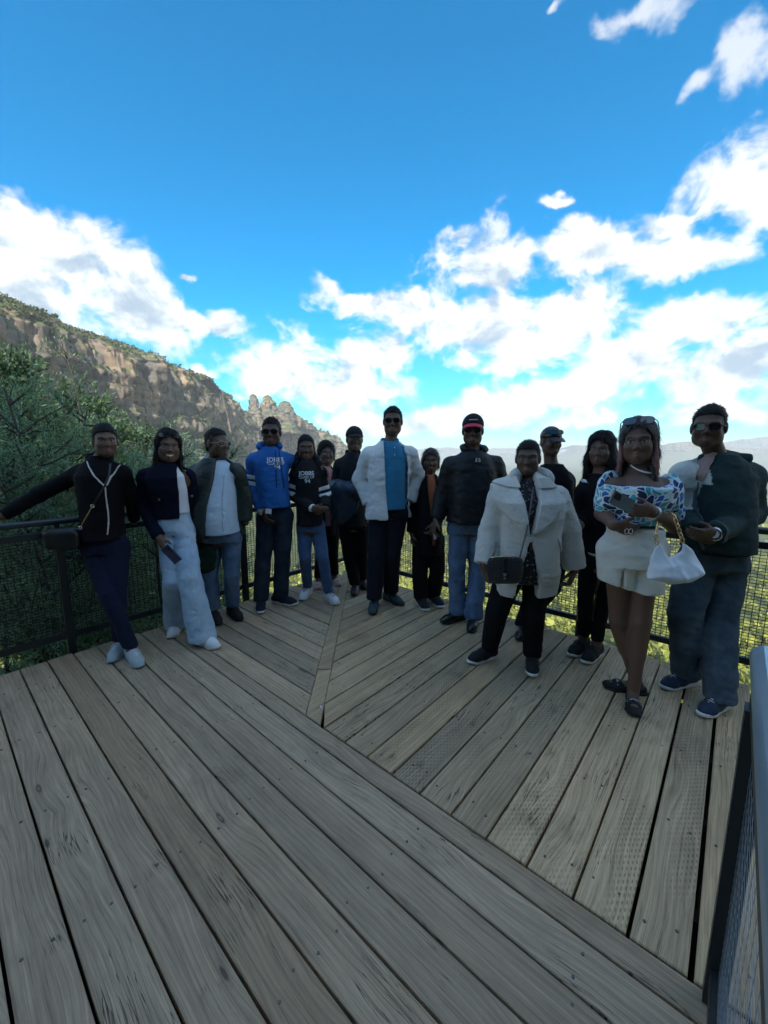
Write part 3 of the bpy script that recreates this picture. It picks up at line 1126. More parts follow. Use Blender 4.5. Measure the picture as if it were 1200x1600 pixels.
class Field:
    def __init__(self, lo, hi, h, fine=()):
        self.ax = [axis_coords(lo[k], hi[k], h, [(f[0][k], f[1][k], f[2]) for f in fine]) for k in range(3)]
        self.D = np.full([len(a) for a in self.ax], 1.0, np.float32)

    def sl(self, lo, hi):
        s = []
        for k in range(3):
            i0 = max(0, np.searchsorted(self.ax[k], lo[k]) - 1)
            i1 = min(len(self.ax[k]), np.searchsorted(self.ax[k], hi[k]) + 1)
            if i1 <= i0:
                return None
            s.append(slice(i0, i1))
        return tuple(s)

    def pts(self, s):
        X, Y, Z = np.meshgrid(*[self.ax[k][s[k]] for k in range(3)], indexing='ij')
        return np.stack([X, Y, Z], -1)

    def add(self, prim, k=0.0, mode='add'):
        fn, lo, hi = prim
        m = k + 0.03
        s = self.sl(lo - m, hi + m)
        if s is None:
            return
        d = fn(self.pts(s)).astype(np.float32)
        D = self.D[s]
        if mode == 'add':
            if k > 0:
                h = np.maximum(k - np.abs(D - d), 0) / k
                self.D[s] = np.minimum(D, d) - h * h * k * 0.25
            else:
                self.D[s] = np.minimum(D, d)
        elif mode == 'sub':
            if k > 0:
                h = np.maximum(k - np.abs(D + d), 0) / k
                self.D[s] = np.maximum(D, -d) + h * h * k * 0.25
            else:
                self.D[s] = np.maximum(D, -d)

    def cut(self, fn):
        """keep only where fn(P) < 0"""
        P = self.pts(tuple(slice(0, len(a)) for a in self.ax))
        self.D = np.maximum(self.D, fn(P).astype(np.float32))

    def displace(self, fn, band=0.035):
        i = np.nonzero(np.abs(self.D) < band)
        P = np.stack([self.ax[k][i[k]] for k in range(3)], -1)
        self.D[i] += fn(P).astype(np.float32)

    def mesh(self):
        D = self.D
        S = D < 0
        c = S[:-1, :-1, :-1].astype(np.int8)
        tot = np.zeros(c.shape, np.int8)
        for i in (0, 1):
            for j in (0, 1):
                for k in (0, 1):
                    tot += S[i:S.shape[0] - 1 + i, j:S.shape[1] - 1 + j, k:S.shape[2] - 1 + k]
        act = np.nonzero((tot > 0) & (tot < 8))
        n = len(act[0])
        if n == 0:
            return np.zeros((0, 3)), np.zeros((0, 4), int)
        idx = -np.ones(c.shape, np.int32)
        idx[act] = np.arange(n)
        A = np.stack(act, 1)
        acc = np.zeros((n, 3))
        cnt = np.zeros(n)
        ax = self.ax
        for d in range(3):
            o = [k for k in range(3) if k != d]
            for a in (0, 1):
                for b in (0, 1):
                    p = A.copy()
                    p[:, o[0]] += a
                    p[:, o[1]] += b
                    q = p.copy()
                    q[:, d] += 1
                    d0, d1 = D[p[:, 0], p[:, 1], p[:, 2]], D[q[:, 0], q[:, 1], q[:, 2]]
                    x = (d0 < 0) != (d1 < 0)
                    t = np.clip(d0 / np.where(x, d0 - d1, 1), 0, 1)
                    co = np.stack([ax[k][p[:, k]] for k in range(3)], 1).astype(float)
                    co[:, d] += t * (ax[d][q[:, d]] - ax[d][p[:, d]])
                    acc[x] += co[x]
                    cnt[x] += 1
        V = acc / np.maximum(cnt, 1)[:, None]
        F = []
        for d in range(3):
            o = [(d + 1) % 3, (d + 2) % 3]
            s0 = [slice(None)] * 3
            s1 = [slice(None)] * 3
            s0[d] = slice(0, -1)
            s1[d] = slice(1, None)
            for k in o:
                s0[k] = slice(1, -1)
                s1[k] = slice(1, -1)
            e0, e1 = S[tuple(s0)], S[tuple(s1)]
            for flip in (0, 1):
                w = np.nonzero((e0 & ~e1) if not flip else (~e0 & e1))
                p = np.stack(w, 1)
                for k in o:
                    p[:, k] += 1
                q = []
                for (a, b) in ((-1, -1), (0, -1), (0, 0), (-1, 0)):
                    r = p.copy()
                    r[:, o[0]] += a
                    r[:, o[1]] += b
                    q.append(idx[r[:, 0], r[:, 1], r[:, 2]])
                f = np.stack(q, 1)
                if flip:
                    f = f[:, ::-1]
                F.append(f)
        F = np.concatenate(F)
        F = F[(F >= 0).all(1)]
        return V, F


def smooth_vf(V, F, it=1, lam=0.5):
    n = len(V)
    for _ in range(it):
        acc = np.zeros_like(V)
        cnt = np.zeros(n)
        for a, b in ((0, 1), (1, 2), (2, 3), (3, 0)):
            np.add.at(acc, F[:, a], V[F[:, b]]); np.add.at(cnt, F[:, a], 1)
            np.add.at(acc, F[:, b], V[F[:, a]]); np.add.at(cnt, F[:, b], 1)
        V = V + lam * (acc / np.maximum(cnt, 1)[:, None] - V)
    return V


def cone(a, b, ra, rb, squash=None):
    """rounded cone from a to b; squash = (axis, factor) flattens it along an axis"""
    a, b = np.asarray(a, float), np.asarray(b, float)
    ab = b - a
    L2 = max(float(ab @ ab), 1e-9)
    r = max(ra, rb)
    if squash:
        sx, sf = unit(squash[0]), squash[1]

    def fn(P):
        p = P - a
        t = np.clip((p @ ab) / L2, 0, 1)
        q = p - t[..., None] * ab
        if squash:
            q = q + (q @ sx)[..., None] * sx * (1 / sf - 1)
            return (np.sqrt((q * q).sum(-1)) - (ra + (rb - ra) * t)) * min(1, sf)
        return np.sqrt((q * q).sum(-1)) - (ra + (rb - ra) * t)
    e = r * max(1.0, squash[1] if squash else 1.0)
    return fn, np.minimum(a, b) - e, np.maximum(a, b) + e


def ell(c, rad, M=None, n=2.0):
    """ellipsoid with local axes as rows of M"""
    c = np.asarray(c, float)
    rad = np.asarray(rad, float)
    M = np.eye(3) if M is None else np.asarray(M, float)
    m = rad.min()

    def fn(P):
        q = ((P - c) @ M.T) / rad
        if n == 2.0:
            k = np.sqrt((q * q).sum(-1))
        else:
            k = (np.abs(q) ** n).sum(-1) ** (1 / n)
        return (k - 1) * m * np.where(k > 1, np.minimum(k, 2) ** 0.3, 1)
    R = rad.max()
    return fn, c - R, c + R


def poly_sdf(poly):
    """2D signed distance to a polygon, vectorised over (...,2)"""
    poly = np.asarray(poly, float)

    def fn(Q):
        x, y = Q[..., 0], Q[..., 1]
        d = np.full(x.shape, 1e9)
        ins = np.zeros(x.shape, bool)
        m = len(poly)
        for i in range(m):
            a, b = poly[i], poly[(i + 1) % m]
            ex, ey = b - a
            wx, wy = x - a[0], y - a[1]
            t = np.clip((wx * ex + wy * ey) / (ex * ex + ey * ey + 1e-12), 0, 1)
            d = np.minimum(d, (wx - ex * t) ** 2 + (wy - ey * t) ** 2)
            c = ((a[1] > y) != (b[1] > y)) & (x < (b[0] - a[0]) * (y - a[1]) / (b[1] - a[1] + 1e-12) + a[0])
            ins ^= c
        d = np.sqrt(d)
        return np.where(ins, -d, d)
    return fn


# ---- materials for people
def cloth(name, color, rough=0.85, **kw):
    kw.setdefault('bump', 0.35)
    kw.setdefault('bscale', 26.0)
    kw.setdefault('vary', 0.18)
    kw.setdefault('vscale', 14.0)
    kw.setdefault('spec', 0.3)
    kw.setdefault('bdist', 0.012)
    return principled(name, color, rough, **kw)


def denim(name, color, fade):
    if name in MATS:
        return MATS[name]
    m = bpy.data.materials.new(name)
    m.use_nodes = True
    N = Nodes(m.node_tree)
    b = m.node_tree.nodes['Principled BSDF']
    tc = N.add('ShaderNodeTexCoord').outputs['Object']
    n = N.noise(tc, 5.0, 4.0, 0.6)
    w = N.noise(N.vec('ADD', N.vec('MULTIPLY', tc, (1.7, 1.7, 1.0)), N.vec('SCALE', N.noise(tc, 4.0, 2.0, 0.5, color=True), 0.35)), 8.0, 4.0, 0.6)
    f = N.math('ADD', N.math('MULTIPLY', n, 0.6), N.math('MULTIPLY', w, 0.4))
    N.put(b.inputs['Base Color'], N.ramp(f, [(0.33, color), (0.68, fade)]))
    b.inputs['Roughness'].default_value = 0.9
    b.inputs['Specular IOR Level'].default_value = 0.25
    bp = N.add('ShaderNodeBump')
    bp.inputs['Strength'].default_value = 0.55
    bp.inputs['Distance'].default_value = 0.015
    N.put(bp.inputs['Height'], w)
    N.put(b.inputs['Normal'], bp.outputs[0])
    MATS[name] = m
    return m


def skin_material(name):
    if name in MATS:
        return MATS[name]
    m = principled(name, attr='col', rough=0.52, spec=0.4, vary=0.10, vscale=60, bump=0.08, bscale=220)
    b = m.node_tree.nodes['Principled BSDF']
    b.inputs['Subsurface Weight'].default_value = 0.0
    return m


SKIN = skin_material('skin')
HAIR = principled('black_hair', (0.010, 0.008, 0.007), 0.62, spec=0.2, vary=0.5, vscale=60, bump=0.4, bscale=70, bdist=0.012, bdetail=6)
LENS = principled('dark_lens', (0.006, 0.007, 0.009), 0.08, spec=0.6)
FRAME_BLACK = principled('black_plastic', (0.010, 0.010, 0.011), 0.3)
GOLD = principled('gold_metal', (0.75, 0.56, 0.28), 0.25, 1.0)
SILVER = principled('silver_metal', (0.70, 0.70, 0.70), 0.25, 1.0)
WHITE_PRINT = principled('white_print', (0.72, 0.74, 0.75), 0.8)


class Person:
    def __init__(self, label, frame, Y, group='group of people posing on the lookout deck', tone=(0.15, 0.083, 0.054), female=False):
        self.fr, self.Y = frame, Y
        self.label, self.group, self.tone, self.female = label, group, tone, female
        self.drop = 0.036
        self.hands = []
        self.skin_prims = []
        self.seed = random.randint(0, 999)

    def px(self, x, y):
        ox, oy, s = self.fr
        return ox + x / s, oy + y / s

    def P(self, x, y, dY=0.0):
        return at(*self.px(x, y), self.Y + dY)

    def G(self, x, y, z=0.0):
        return ground_at(*self.px(x, y), z)

    def pose(self, head, sh, el, wr, hip, kn, toe, yaw=0.0, pitch=0.0, roll=0.0, neck=None):
        """head (x, crown y, chin y); each of the others a pair (screen left, screen right) of (x, y[, dY]); toe (x, y, turn in degrees)"""
        P = self.P
        self.sh, self.el, self.wr, self.hip, self.kn = ([P(*q) for q in g] for g in (sh, el, wr, hip, kn))
        for q in self.sh:
            q[2] -= self.drop
        self.foot = []
        for x, y, t in toe:
            tip = self.G(x, y, 0.01)
            # 0 degrees points at the camera, positive to the right of the picture
            a = math.radians(t) + math.atan2(-tip[0], tip[1])
            d = np.array([math.sin(a), -math.cos(a), 0])
            self.foot.append((np.array([tip[0], tip[1], 0]), d))
        self.pel = (self.hip[0] + self.hip[1]) / 2
        crown, chin = P(head[0], head[1], 0.0), P(head[0], head[2], -0.03)
        hh = max(0.205, min(0.255, crown[2] - chin[2]))
        self.hs = hh / 0.245
        fw = unit(np.array([-chin[0], -chin[1], 0]))
        a = math.radians(yaw)
        fw = np.array([fw[0] * math.cos(a) - fw[1] * math.sin(a), fw[0] * math.sin(a) + fw[1] * math.cos(a), 0])
        right = np.cross(fw, (0, 0, 1.0)) * -1                  # to the right of the picture when facing the camera
        up = np.array([0, 0, 1.0])
        p, r = math.radians(pitch), math.radians(roll)
        fw2 = fw * math.cos(p) + up * math.sin(p)
        up2 = up * math.cos(p) - fw * math.sin(p)
        rt2 = right * math.cos(r) - up2 * math.sin(r)
        up3 = up2 * math.cos(r) + right * math.sin(r)
        self.HM = np.stack([rt2, fw2, up3])                      # rows: right, forward, up
        self.hc = crown - up3 * 0.128 * self.hs - fw2 * 0.0 + np.array([0, 0.0, 0])
        mid = (self.sh[0] + self.sh[1]) / 2
        self.nk = mid + np.array([0, 0, 0.100]) if neck is None else P(*neck)
        self.u = unit(self.nk - self.pel)
        s = unit(self.sh[1] - self.sh[0])
        s = unit(s - self.u * (s @ self.u))
        self.s = s
        self.f = np.cross(s, self.u)
        hs_ = self.hip[1] - self.hip[0]
        hs_[2] = 0
        self.shw = np.linalg.norm(self.sh[1] - self.sh[0]) / 2
        self.TL = np.linalg.norm(self.nk - self.pel)
        # lower leg ends above the foot
        self.ank = []
        for tip, d in self.foot:
            self.ank.append(tip - d * 0.195 + np.array([0, 0, 0.085]))
        base = sum(t - d * 0.15 for t, d in self.foot) / 2
        self.base = (float(base[0]), float(base[1]), 0.0)
        return self

    # local torso coordinates
    def loc(self, Q):
        q = Q - self.pel
        return np.stack([q @ self.s, q @ self.f, q @ self.u], -1)

    def to_head(self, v):
        return self.hc + (np.asarray(v, float) * self.hs) @ self.HM

    def torso(self, off=0.0, bw=1.0, belly=0.0, depth=1.0, bust=0.0, lo=-0.14, hi=1.02, hipw=1.0, flare=0.0):
        T = self.TL
        w = self.shw
        st = np.array([-0.30, -0.14, 0.0, 0.22, 0.42, 0.62, 0.80, 0.93, 1.0, 1.06])
        W = np.array([0.90, 0.90, 0.93, 0.84, 0.84, 0.90, 0.91, 0.62, 0.36, 0.27]) * w * bw
        W[:3] *= hipw
        Dp = np.array([0.115, 0.115, 0.122, 0.108, 0.110, 0.118, 0.118, 0.100, 0.078, 0.06]) * depth
        Dp = Dp + belly * np.array([0.1, 0.5, 0.8, 1.0, 0.9, 0.5, 0.15, 0, 0, 0]) * 0.75
        cy = belly * np.array([0.0, 0.2, 0.5, 0.9, 0.8, 0.4, 0.1, 0, 0, 0]) * 0.5
        Dp = Dp + bust * np.array([0, 0, 0, 0, 0.2, 0.8, 1.0, 0.2, 0, 0]) * 0.6
        cy = cy + bust * np.array([0, 0, 0, 0, 0.2, 0.8, 1.0, 0.2, 0, 0]) * 0.6
        W = W + off
        Dp = Dp + off
        if flare:
            W[:3] += flare * np.array([1.6, 1, 0.5])
            Dp[:3] += flare * np.array([1.6, 1, 0.5])
        pel, s, f, u = self.pel, self.s, self.f, self.u
        n = 2.35

        def fn(P):
            q = P - pel
            t = (q @ u) / T
            w_ = np.interp(t, st, W)
            d_ = np.interp(t, st, Dp)
            c_ = np.interp(t, st, cy)
            k = (np.abs((q @ s) / w_) ** n + np.abs(((q @ f) - c_) / d_) ** n) ** (1 / n)
            d = (k - 1) * np.minimum(w_, d_)
            return np.maximum(d, np.maximum((lo - t) * T, (t - hi) * T))
        R = np.array([w * bw + 0.12 + off, w * bw + 0.12 + off, 0])
        a, b = pel + u * lo * T, pel + u * hi * T
        return fn, np.minimum(a, b) - R - 0.05, np.maximum(a, b) + R + 0.05

    def sleeve(self, i, r=(0.072, 0.055, 0.042), cut=0.0, end=1.0):
        r = (r[0] * 0.77, r[1] * 0.95, r[2])
        sh, el, wr = self.sh[i], self.el[i], self.wr[i]
        if end <= 1:
            return [cone(sh, sh + (el - sh) * end, r[0], r[1])]
        e = el + (wr - el) * (end - 1)
        fd = unit(wr - el)
        c = cone(el, e + fd * r[2], r[1], r[2])
        return [cone(sh, el, r[0], r[1]), ((lambda P, f=c[0]: np.maximum(f(P), (P - e) @ fd)), c[1], c[2])]

    def shoulders(self, r=0.06):
        out = []
        for i in (0, 1):
            out.append(cone(self.nk - self.u * 0.030, self.sh[i] - self.u * 0.022, r * 0.76, r * 1.08))
        return out

    def add_hand(self, i, d=None, thumb=None, curl=(0.35, 0.45, 0.3), spread=0.0, scale=1.0, grip=None):
        self.hands.append((i, d, thumb, curl, spread, scale))
        return self

    def hand_prims(self, i, d, thumb, curl, spread, scale):
        w = self.wr[i]
        fd = unit(self.wr[i] - self.el[i])
        d = fd if d is None else unit(d)
        th = self.f if thumb is None else np.asarray(thumb, float)
        th = unit(th - d * (th @ d))
        n = np.cross(d, th) * (-1 if i == 0 else 1)
        k = scale * 0.93
        pr = []
        # palm: a flat wedge
        pr.append((cone(w - d * 0.01, w + d * 0.045 * k, 0.026 * k, 0.037 * k, (n, 0.55)), 0.015))
        pr.append((cone(w + d * 0.05 * k + th * 0.012, w + d * 0.083 * k - th * 0.004, 0.036 * k, 0.040 * k, (n, 0.42)), 0.012))
        for j, (o, L) in enumerate(((0.031, 0.072), (0.0105, 0.081), (-0.0105, 0.075), (-0.030, 0.060))):
            p = w + d * (0.092 - abs(j - 1.2) * 0.004) * k + th * o * k
            ang = 0.0
            dd = unit(d + th * (o * spread * 10))
            rr = 0.0092 * k
            for q, (fr, c) in enumerate(zip((0.45, 0.31, 0.24), curl)):
                ang += c * (1 + 0.12 * j)
                v = dd * math.cos(ang) + n * math.sin(ang)
                e = p + v * L * fr * k
                pr.append((cone(p, e, rr, rr * 0.92), 0.004))
                p = e
                rr *= 0.92
        p = w + d * 0.028 * k + th * 0.030 * k + n * 0.006
        v = unit(d * 0.75 + th * 0.55 + n * 0.45)
        e = p + v * 0.045 * k
        pr.append((cone(p - v * 0.012, e, 0.014 * k, 0.0108 * k), 0.012))
        v = unit(d * 0.95 + th * 0.15 + n * 0.5)
        pr.append((cone(e, e + v * 0.034 * k, 0.0108 * k, 0.0088 * k), 0.004))
        return pr

    # ---- the body: one continuous skin surface
    def body(self, name='person', h=0.016, legs=True, leg_r=(0.070, 0.046, 0.036), arm_r=(0.052, 0.042, 0.030), slim=0.86, bust=0.0, belly=0.0, smile=0.0, fineh=0.0048, lips=(0.20, 0.085, 0.075), brow=True, hairline=0.004):
        hs, hc, HM = self.hs, self.hc, self.HM
        allp = [self.pel, self.nk, *self.sh, *self.el, *self.wr, *self.kn, *self.ank]
        lo = np.min(allp, 0) - 0.16
        hi = np.max(allp, 0) + 0.16
        hlo, hhi = hc - 0.135 * hs, hc + 0.140 * hs
        lo = np.minimum(lo, hlo - 0.02)
        hi = np.maximum(hi, hhi + 0.02)
        lo[2] = 0.005
        fine = [(hlo, hhi, fineh)]
        hp = []
        for hd in self.hands:
            pr = self.hand_prims(*hd)
            hp.append(pr)
            fine.append((np.min([p[0][1] for p in pr], 0), np.max([p[0][2] for p in pr], 0), 0.0050))
            lo = np.minimum(lo, fine[-1][0] - 0.03)
            hi = np.maximum(hi, fine[-1][1] + 0.03)
        F = Field(lo, hi, h, fine)
        F.add(self.torso(-0.016, slim, belly * 0.25, 0.85, bust, -0.10, 1.02), 0.02)
        for p in self.shoulders(0.042):
            F.add(p, 0.05)
        for i in (0, 1):
            F.add(cone(self.sh[i], self.el[i], *arm_r[:2]), 0.04)
            F.add(cone(self.el[i], self.wr[i], arm_r[1], arm_r[2]), 0.02)
            hipj = self.hip[i] + (self.pel - self.hip[i]) * 0.15
            F.add(cone(hipj, self.kn[i], leg_r[0], leg_r[1]), 0.05)
            kn, an = self.kn[i], self.ank[i]
            F.add(cone(kn, an, leg_r[1] * 0.94, leg_r[2]), 0.025)
            # calf
            back = -self.f
            F.add(cone(kn + (an - kn) * 0.16 + back * 0.012, kn + (an - kn) * 0.48 + back * 0.012, leg_r[1] * 0.96, leg_r[1] * 0.84), 0.03)
            d = self.foot[i][1]
            F.add(cone(an - np.array([0, 0, 0.045]) - d * 0.02, an + d * 0.13 - np.array([0, 0, 0.055]), 0.032, 0.028), 0.03)
        # neck and head
        tH = self.to_head
        nkb = self.nk - self.u * 0.04
        F.add(cone(tH((0, -0.018, -0.045)), nkb, (0.046 if self.female else 0.052) * hs, 0.052), 0.025)
        H = lambda c, r, n=2.0: ell(tH(c), np.array(r) * hs, HM, n)
        hcone = lambda a, b, ra, rb: cone(tH(a), tH(b), ra * hs, rb * hs)
        fem = self.female
        F.add(H((0, -0.014, 0.036), (0.074, 0.092, 0.082)), 0.02)
        F.add(H((0, 0.018, -0.030), (0.063, 0.072, 0.082)), 0.03)
        F.add(H((0, 0.058, -0.092), (0.026 if fem else 0.031, 0.026, 0.022)), 0.03)
        for sx in (-1, 1):
            F.add(H((sx * 0.044, 0.012, -0.062), (0.020 if fem else 0.025, 0.035, 0.035)), 0.03)
            F.add(H((sx * 0.036, 0.060, -0.026), (0.027, 0.025, 0.024)), 0.02)
            F.add(hcone((sx * 0.012, 0.085, 0.017), (sx * 0.046, 0.070, 0.018), 0.010, 0.010), 0.018)
        for sx in (-1, 1):
            F.add(H((sx * 0.032, 0.096, -0.001), (0.019, 0.016, 0.012)), 0.012, 'sub')
            F.add(H((sx * 0.031, 0.0735, -0.002), (0.0150, 0.0130, 0.0125)), 0.004)
            # lids
            F.add(hcone((sx * 0.017, 0.084, 0.006), (sx * 0.045, 0.076, 0.005), 0.0042, 0.0042), 0.004)
        F.add(hcone((0, 0.082, 0.010), (0, 0.100, -0.030), 0.0075, 0.0100 if fem else 0.0112), 0.012)
        for sx in (-1, 1):
            F.add(H((sx * 0.0115, 0.091, -0.036), (0.0070, 0.009, 0.0070)), 0.006)
        mw = 0.022 + 0.006 * smile
        up = 0.006 * smile
        F.add(hcone((-mw, 0.074, -0.062 + up), (0, 0.0875, -0.0615), 0.005, 0.0075), 0.006)
        F.add(hcone((mw, 0.074, -0.062 + up), (0, 0.0875, -0.0615), 0.005, 0.0075), 0.006)
        F.add(hcone((-mw * 0.8, 0.074, -0.070 + up), (0, 0.0865, -0.0745), 0.005, 0.0080), 0.006)
        F.add(hcone((mw * 0.8, 0.074, -0.070 + up), (0, 0.0865, -0.0745), 0.005, 0.0080), 0.006)
        F.add(hcone((-mw, 0.092, -0.0665 + up), (mw, 0.092, -0.0665 + up), 0.0032, 0.0032), 0.003, 'sub')
        for sx in (-1, 1):
            F.add(H((sx * 0.077, -0.006, -0.006), (0.010, 0.020, 0.033)), 0.008)
        for pr in hp:
            for p, k in pr:
                F.add(p, k)
        for p, k in self.skin_prims:
            F.add(p, k)
        V, Fc = F.mesh()
        # colour of the skin itself: lips, brows, eyes
        q = ((V - hc) @ HM.T) / hs
        col = np.tile(np.array(self.tone), (len(V), 1))
        def blend(mask, c):
            m = np.clip(mask, 0, 1)[:, None]
            return col * (1 - m) + np.array(c) * m
        face = (q[:, 1] > 0.045) & (np.abs(q[:, 0]) < 0.075) & (np.abs(q[:, 2]) < 0.13)
        lip = 1 - (((np.abs(q[:, 0]) / (mw + 0.004)) ** 2 + ((q[:, 2] + 0.068 - up * (np.abs(q[:, 0]) / mw)) / 0.0115) ** 2))
        col = blend(np.where(face, lip * 3, 0), lips)
        if smile > 0.6:
            tooth = 1 - ((q[:, 0] / (mw * 0.85)) ** 2 + ((q[:, 2] + 0.0665 - up * (np.abs(q[:, 0]) / mw)) / 0.0045) ** 2)
            col = blend(np.where(face, tooth * 4, 0), (0.75, 0.72, 0.68))
        for sx in (-1, 1):
            ex = (q[:, 0] - sx * 0.031)
            eye = 1 - ((ex / 0.0150) ** 2 + ((q[:, 2] + 0.002) / 0.0062) ** 2)
            col = blend(np.where(face, eye * 4, 0), (0.34, 0.32, 0.30))
            iris = 1 - ((ex / 0.0062) ** 2 + ((q[:, 2] + 0.0015) / 0.0062) ** 2)
            col = blend(np.where(face, iris * 4, 0), (0.012, 0.008, 0.006))
            lid = 1 - ((ex / 0.0185) ** 2 + ((q[:, 2] - 0.0055) / 0.0028) ** 2)
            col = blend(np.where(face, lid * 2, 0), (0.03, 0.018, 0.012))
            if brow:
                br = 1 - ((ex - sx * 0.003) / 0.022) ** 2 - ((q[:, 2] - 0.0215 + np.abs(ex) * 0.12) / 0.0052) ** 2
                col = blend(np.where(face, br * 2, 0), (0.014, 0.010, 0.008))
        if hairline:
            hl = np.interp(q[:, 1], [-0.14, -0.06, -0.035, -0.02, 0.015, 0.03, 0.055, 0.075, 0.12], [-0.085, -0.078, -0.06, -0.005, -0.020, 0.028, 0.056, 0.070, 0.072]) - hairline
            hl = hl + np.where(q[:, 1] > 0.03, 0.013 * (np.abs(q[:, 0]) / 0.06) ** 2 * (0.4 if self.female else 1.0), 0)
            hl = hl + 0.010 * fbm(q * 55, 2, self.seed)
            near = np.clip((q[:, 2] - hl + 0.010) / 0.012, 0, 0.85) * (np.abs(q[:, 0]) < 0.074)
            col = blend(near, (0.014, 0.010, 0.008))
        me = np_mesh(name, V, Fc, True, {'col': col})
        o = link(name, me, SKIN, None, self.base)
        props(o, self.label, 'person', self.group)
        self.obj = o
        return o

    def part(self, name, V, F, mat, parent=None, smooth=True, attrs=None, label=None):
        if len(V) == 0:
            print('EMPTY PART', self.label, name)
            V, F = np.array([[0, 0, 0.], [0.001, 0, 0], [0, 0.001, 0], [0, 0, .001]]), np.array([[0, 1, 2, 3]])
        o = link(name, np_mesh(name, V, F, smooth, attrs), mat, parent or self.obj)
        if label:
            o['label'] = label
        return o

    def wrinkle(self, amp=0.006, seed=0):
        sd = self.seed + seed

        def fn(P):
            a = fbm(P * np.array([7.0, 7.0, 11.0]), 3, sd)
            b = np.abs(fbm(P * np.array([13.0, 13.0, 24.0]) + a[:, None] * 1.2, 2, sd + 9))
            return (a * 0.9 + (0.35 - b) * 0.9) * -amp
        return fn

    def garment(self, name, prims, mat, h=0.0095, cuts=(), subs=(), amp=0.006, seed=0, parent=None, color=None, core=None, label=None):
        """prims: list of (prim, blend). Stored so that patches can follow the same surface."""
        lo = np.min([p[0][1] for p in prims], 0) - 0.03
        hi = np.max([p[0][2] for p in prims], 0) + 0.03
        lo[2] = max(lo[2], 0.0)
        F = Field(lo, hi, h)
        wr = self.wrinkle(amp, seed) if amp else None
        self.last = (prims, wr, cuts, subs)
        n0 = len(prims) if core is None else core
        for p, k in prims[:n0]:
            F.add(p, k)
        if n0 < len(prims):
            # the body of the garment is cut open first, the sleeves stay whole
            for c in cuts:
                F.cut(c)
            for p, k in prims[n0:]:
                F.add(p, k * 0.6)
            if wr:
                F.displace(wr)
        else:
            if wr:
                F.displace(wr)
            for c in cuts:
                F.cut(c)
        V, Fc = F.mesh()
        attrs = {'col': color(V)} if color else None
        return self.part(name, V, Fc, mat, parent, True, attrs, label)

    def band(self, name, i, t0, t1, mat, src, th=0.003, parent=None):
        """a printed stripe round the upper arm"""
        prims, wr, cuts, subs = src
        a, b = self.sh[i], self.el[i]
        m0, m1 = a + (b - a) * t0, a + (b - a) * t1
        F = Field(np.minimum(m0, m1) - 0.11, np.maximum(m0, m1) + 0.11, 0.005)
        for p, k in prims:
            F.add(p, k * 0.6)
        if wr:
            F.displace(wr)
        F.D = np.maximum(F.D - th, -0.012 - F.D)
        L2 = (b - a) @ (b - a)
        def keep(P):
            t = ((P - a) @ (b - a)) / L2
            r = np.linalg.norm(P - a - t[..., None] * (b - a), axis=-1)
            q = (P - self.pel) @ self.s
            ins = self.shw * 0.80 - (q if i == 1 else -q)
            return np.maximum(np.maximum((t0 - t), (t - t1)) * math.sqrt(L2), np.maximum(r - 0.10, ins))
        F.cut(keep)
        V, Fc = F.mesh()
        return self.part(name, V, Fc, mat, parent)

    def xt(self, x, y, dY=-0.12):
        """picture position on the chest -> torso coordinates (across, up)"""
        q = self.loc(self.P(x, y, dY)[None])[0]
        return q[0], q[2]

    def patch(self, name, poly, mat, th=0.006, src=None, h=0.0042, parent=None, dY=-0.12, front=True, color=None, inner=-0.03):
        """a raised patch that follows the last garment; poly in picture coordinates of this person's frame"""
        prims, wr, cuts, subs = src or self.last
        pl = [self.xt(x, y, dY) for x, y in poly]
        sdf = poly_sdf(pl)
        c = np.array([self.P(x, y, dY) for x, y in poly])
        lo, hi = c.min(0) - 0.03, c.max(0) + 0.03
        lo -= np.abs(self.f) * 0.16
        hi += np.abs(self.f) * 0.16
        F = Field(lo, hi, h)
        for p, k in prims:
            F.add(p, k)
        if wr:
            F.displace(wr)
        base = F.D.copy()
        def keep(Pt):
            q = self.loc(Pt)
            d = sdf(q[..., [0, 2]])
            d = np.maximum(d, -(q[..., 1]) - 0.02)
            return d
        F.D = np.maximum(base - th, inner - base)
        F.cut(keep)
        V, Fc = F.mesh()
        V = smooth_vf(V, Fc, 2, 0.5)
        attrs = {'col': color(V)} if color else None
        return self.part(name, V, Fc, mat, parent, True, attrs)

    # ---- lower body
    def trousers(self, mat, r=(0.098, 0.070, 0.058), hem=0.0, amp=0.006, top=0.16, hemz=(0.075, 0.075), hipw=1.0, belly=0.0, h=0.0095, name='trousers', bw=1.0, knee_bias=0.0, squash=None, color=None):
        prims = []
        r = tuple(q * 0.93 for q in r)
        for i in (0, 1):
            hj = self.hip[i] + (self.pel - self.hip[i]) * 0.12
            kn, an = self.kn[i], self.ank[i].copy()
            an2 = an + unit(an - kn) * 0.02
            prims.append((cone(hj, kn, r[0], r[1]), 0.004))
            prims.append((cone(kn, an2, r[1], r[2]), 0.004))
        prims.append((self.torso(0.006, bw * 0.92, belly * 0.6, 0.95, 0, -0.06, top, hipw), 0.04))
        hz = hemz
        def hemcut(P):
            # each leg ends at its own height
            m = (self.ank[0] + self.ank[1]) / 2
            side = (P - m) @ unit(self.ank[1] - self.ank[0])
            z = np.where(side < 0, hz[0], hz[1])
            return z - P[..., 2]
        return self.garment(name, prims, mat, h, [hemcut], amp=amp, seed=3, color=color)

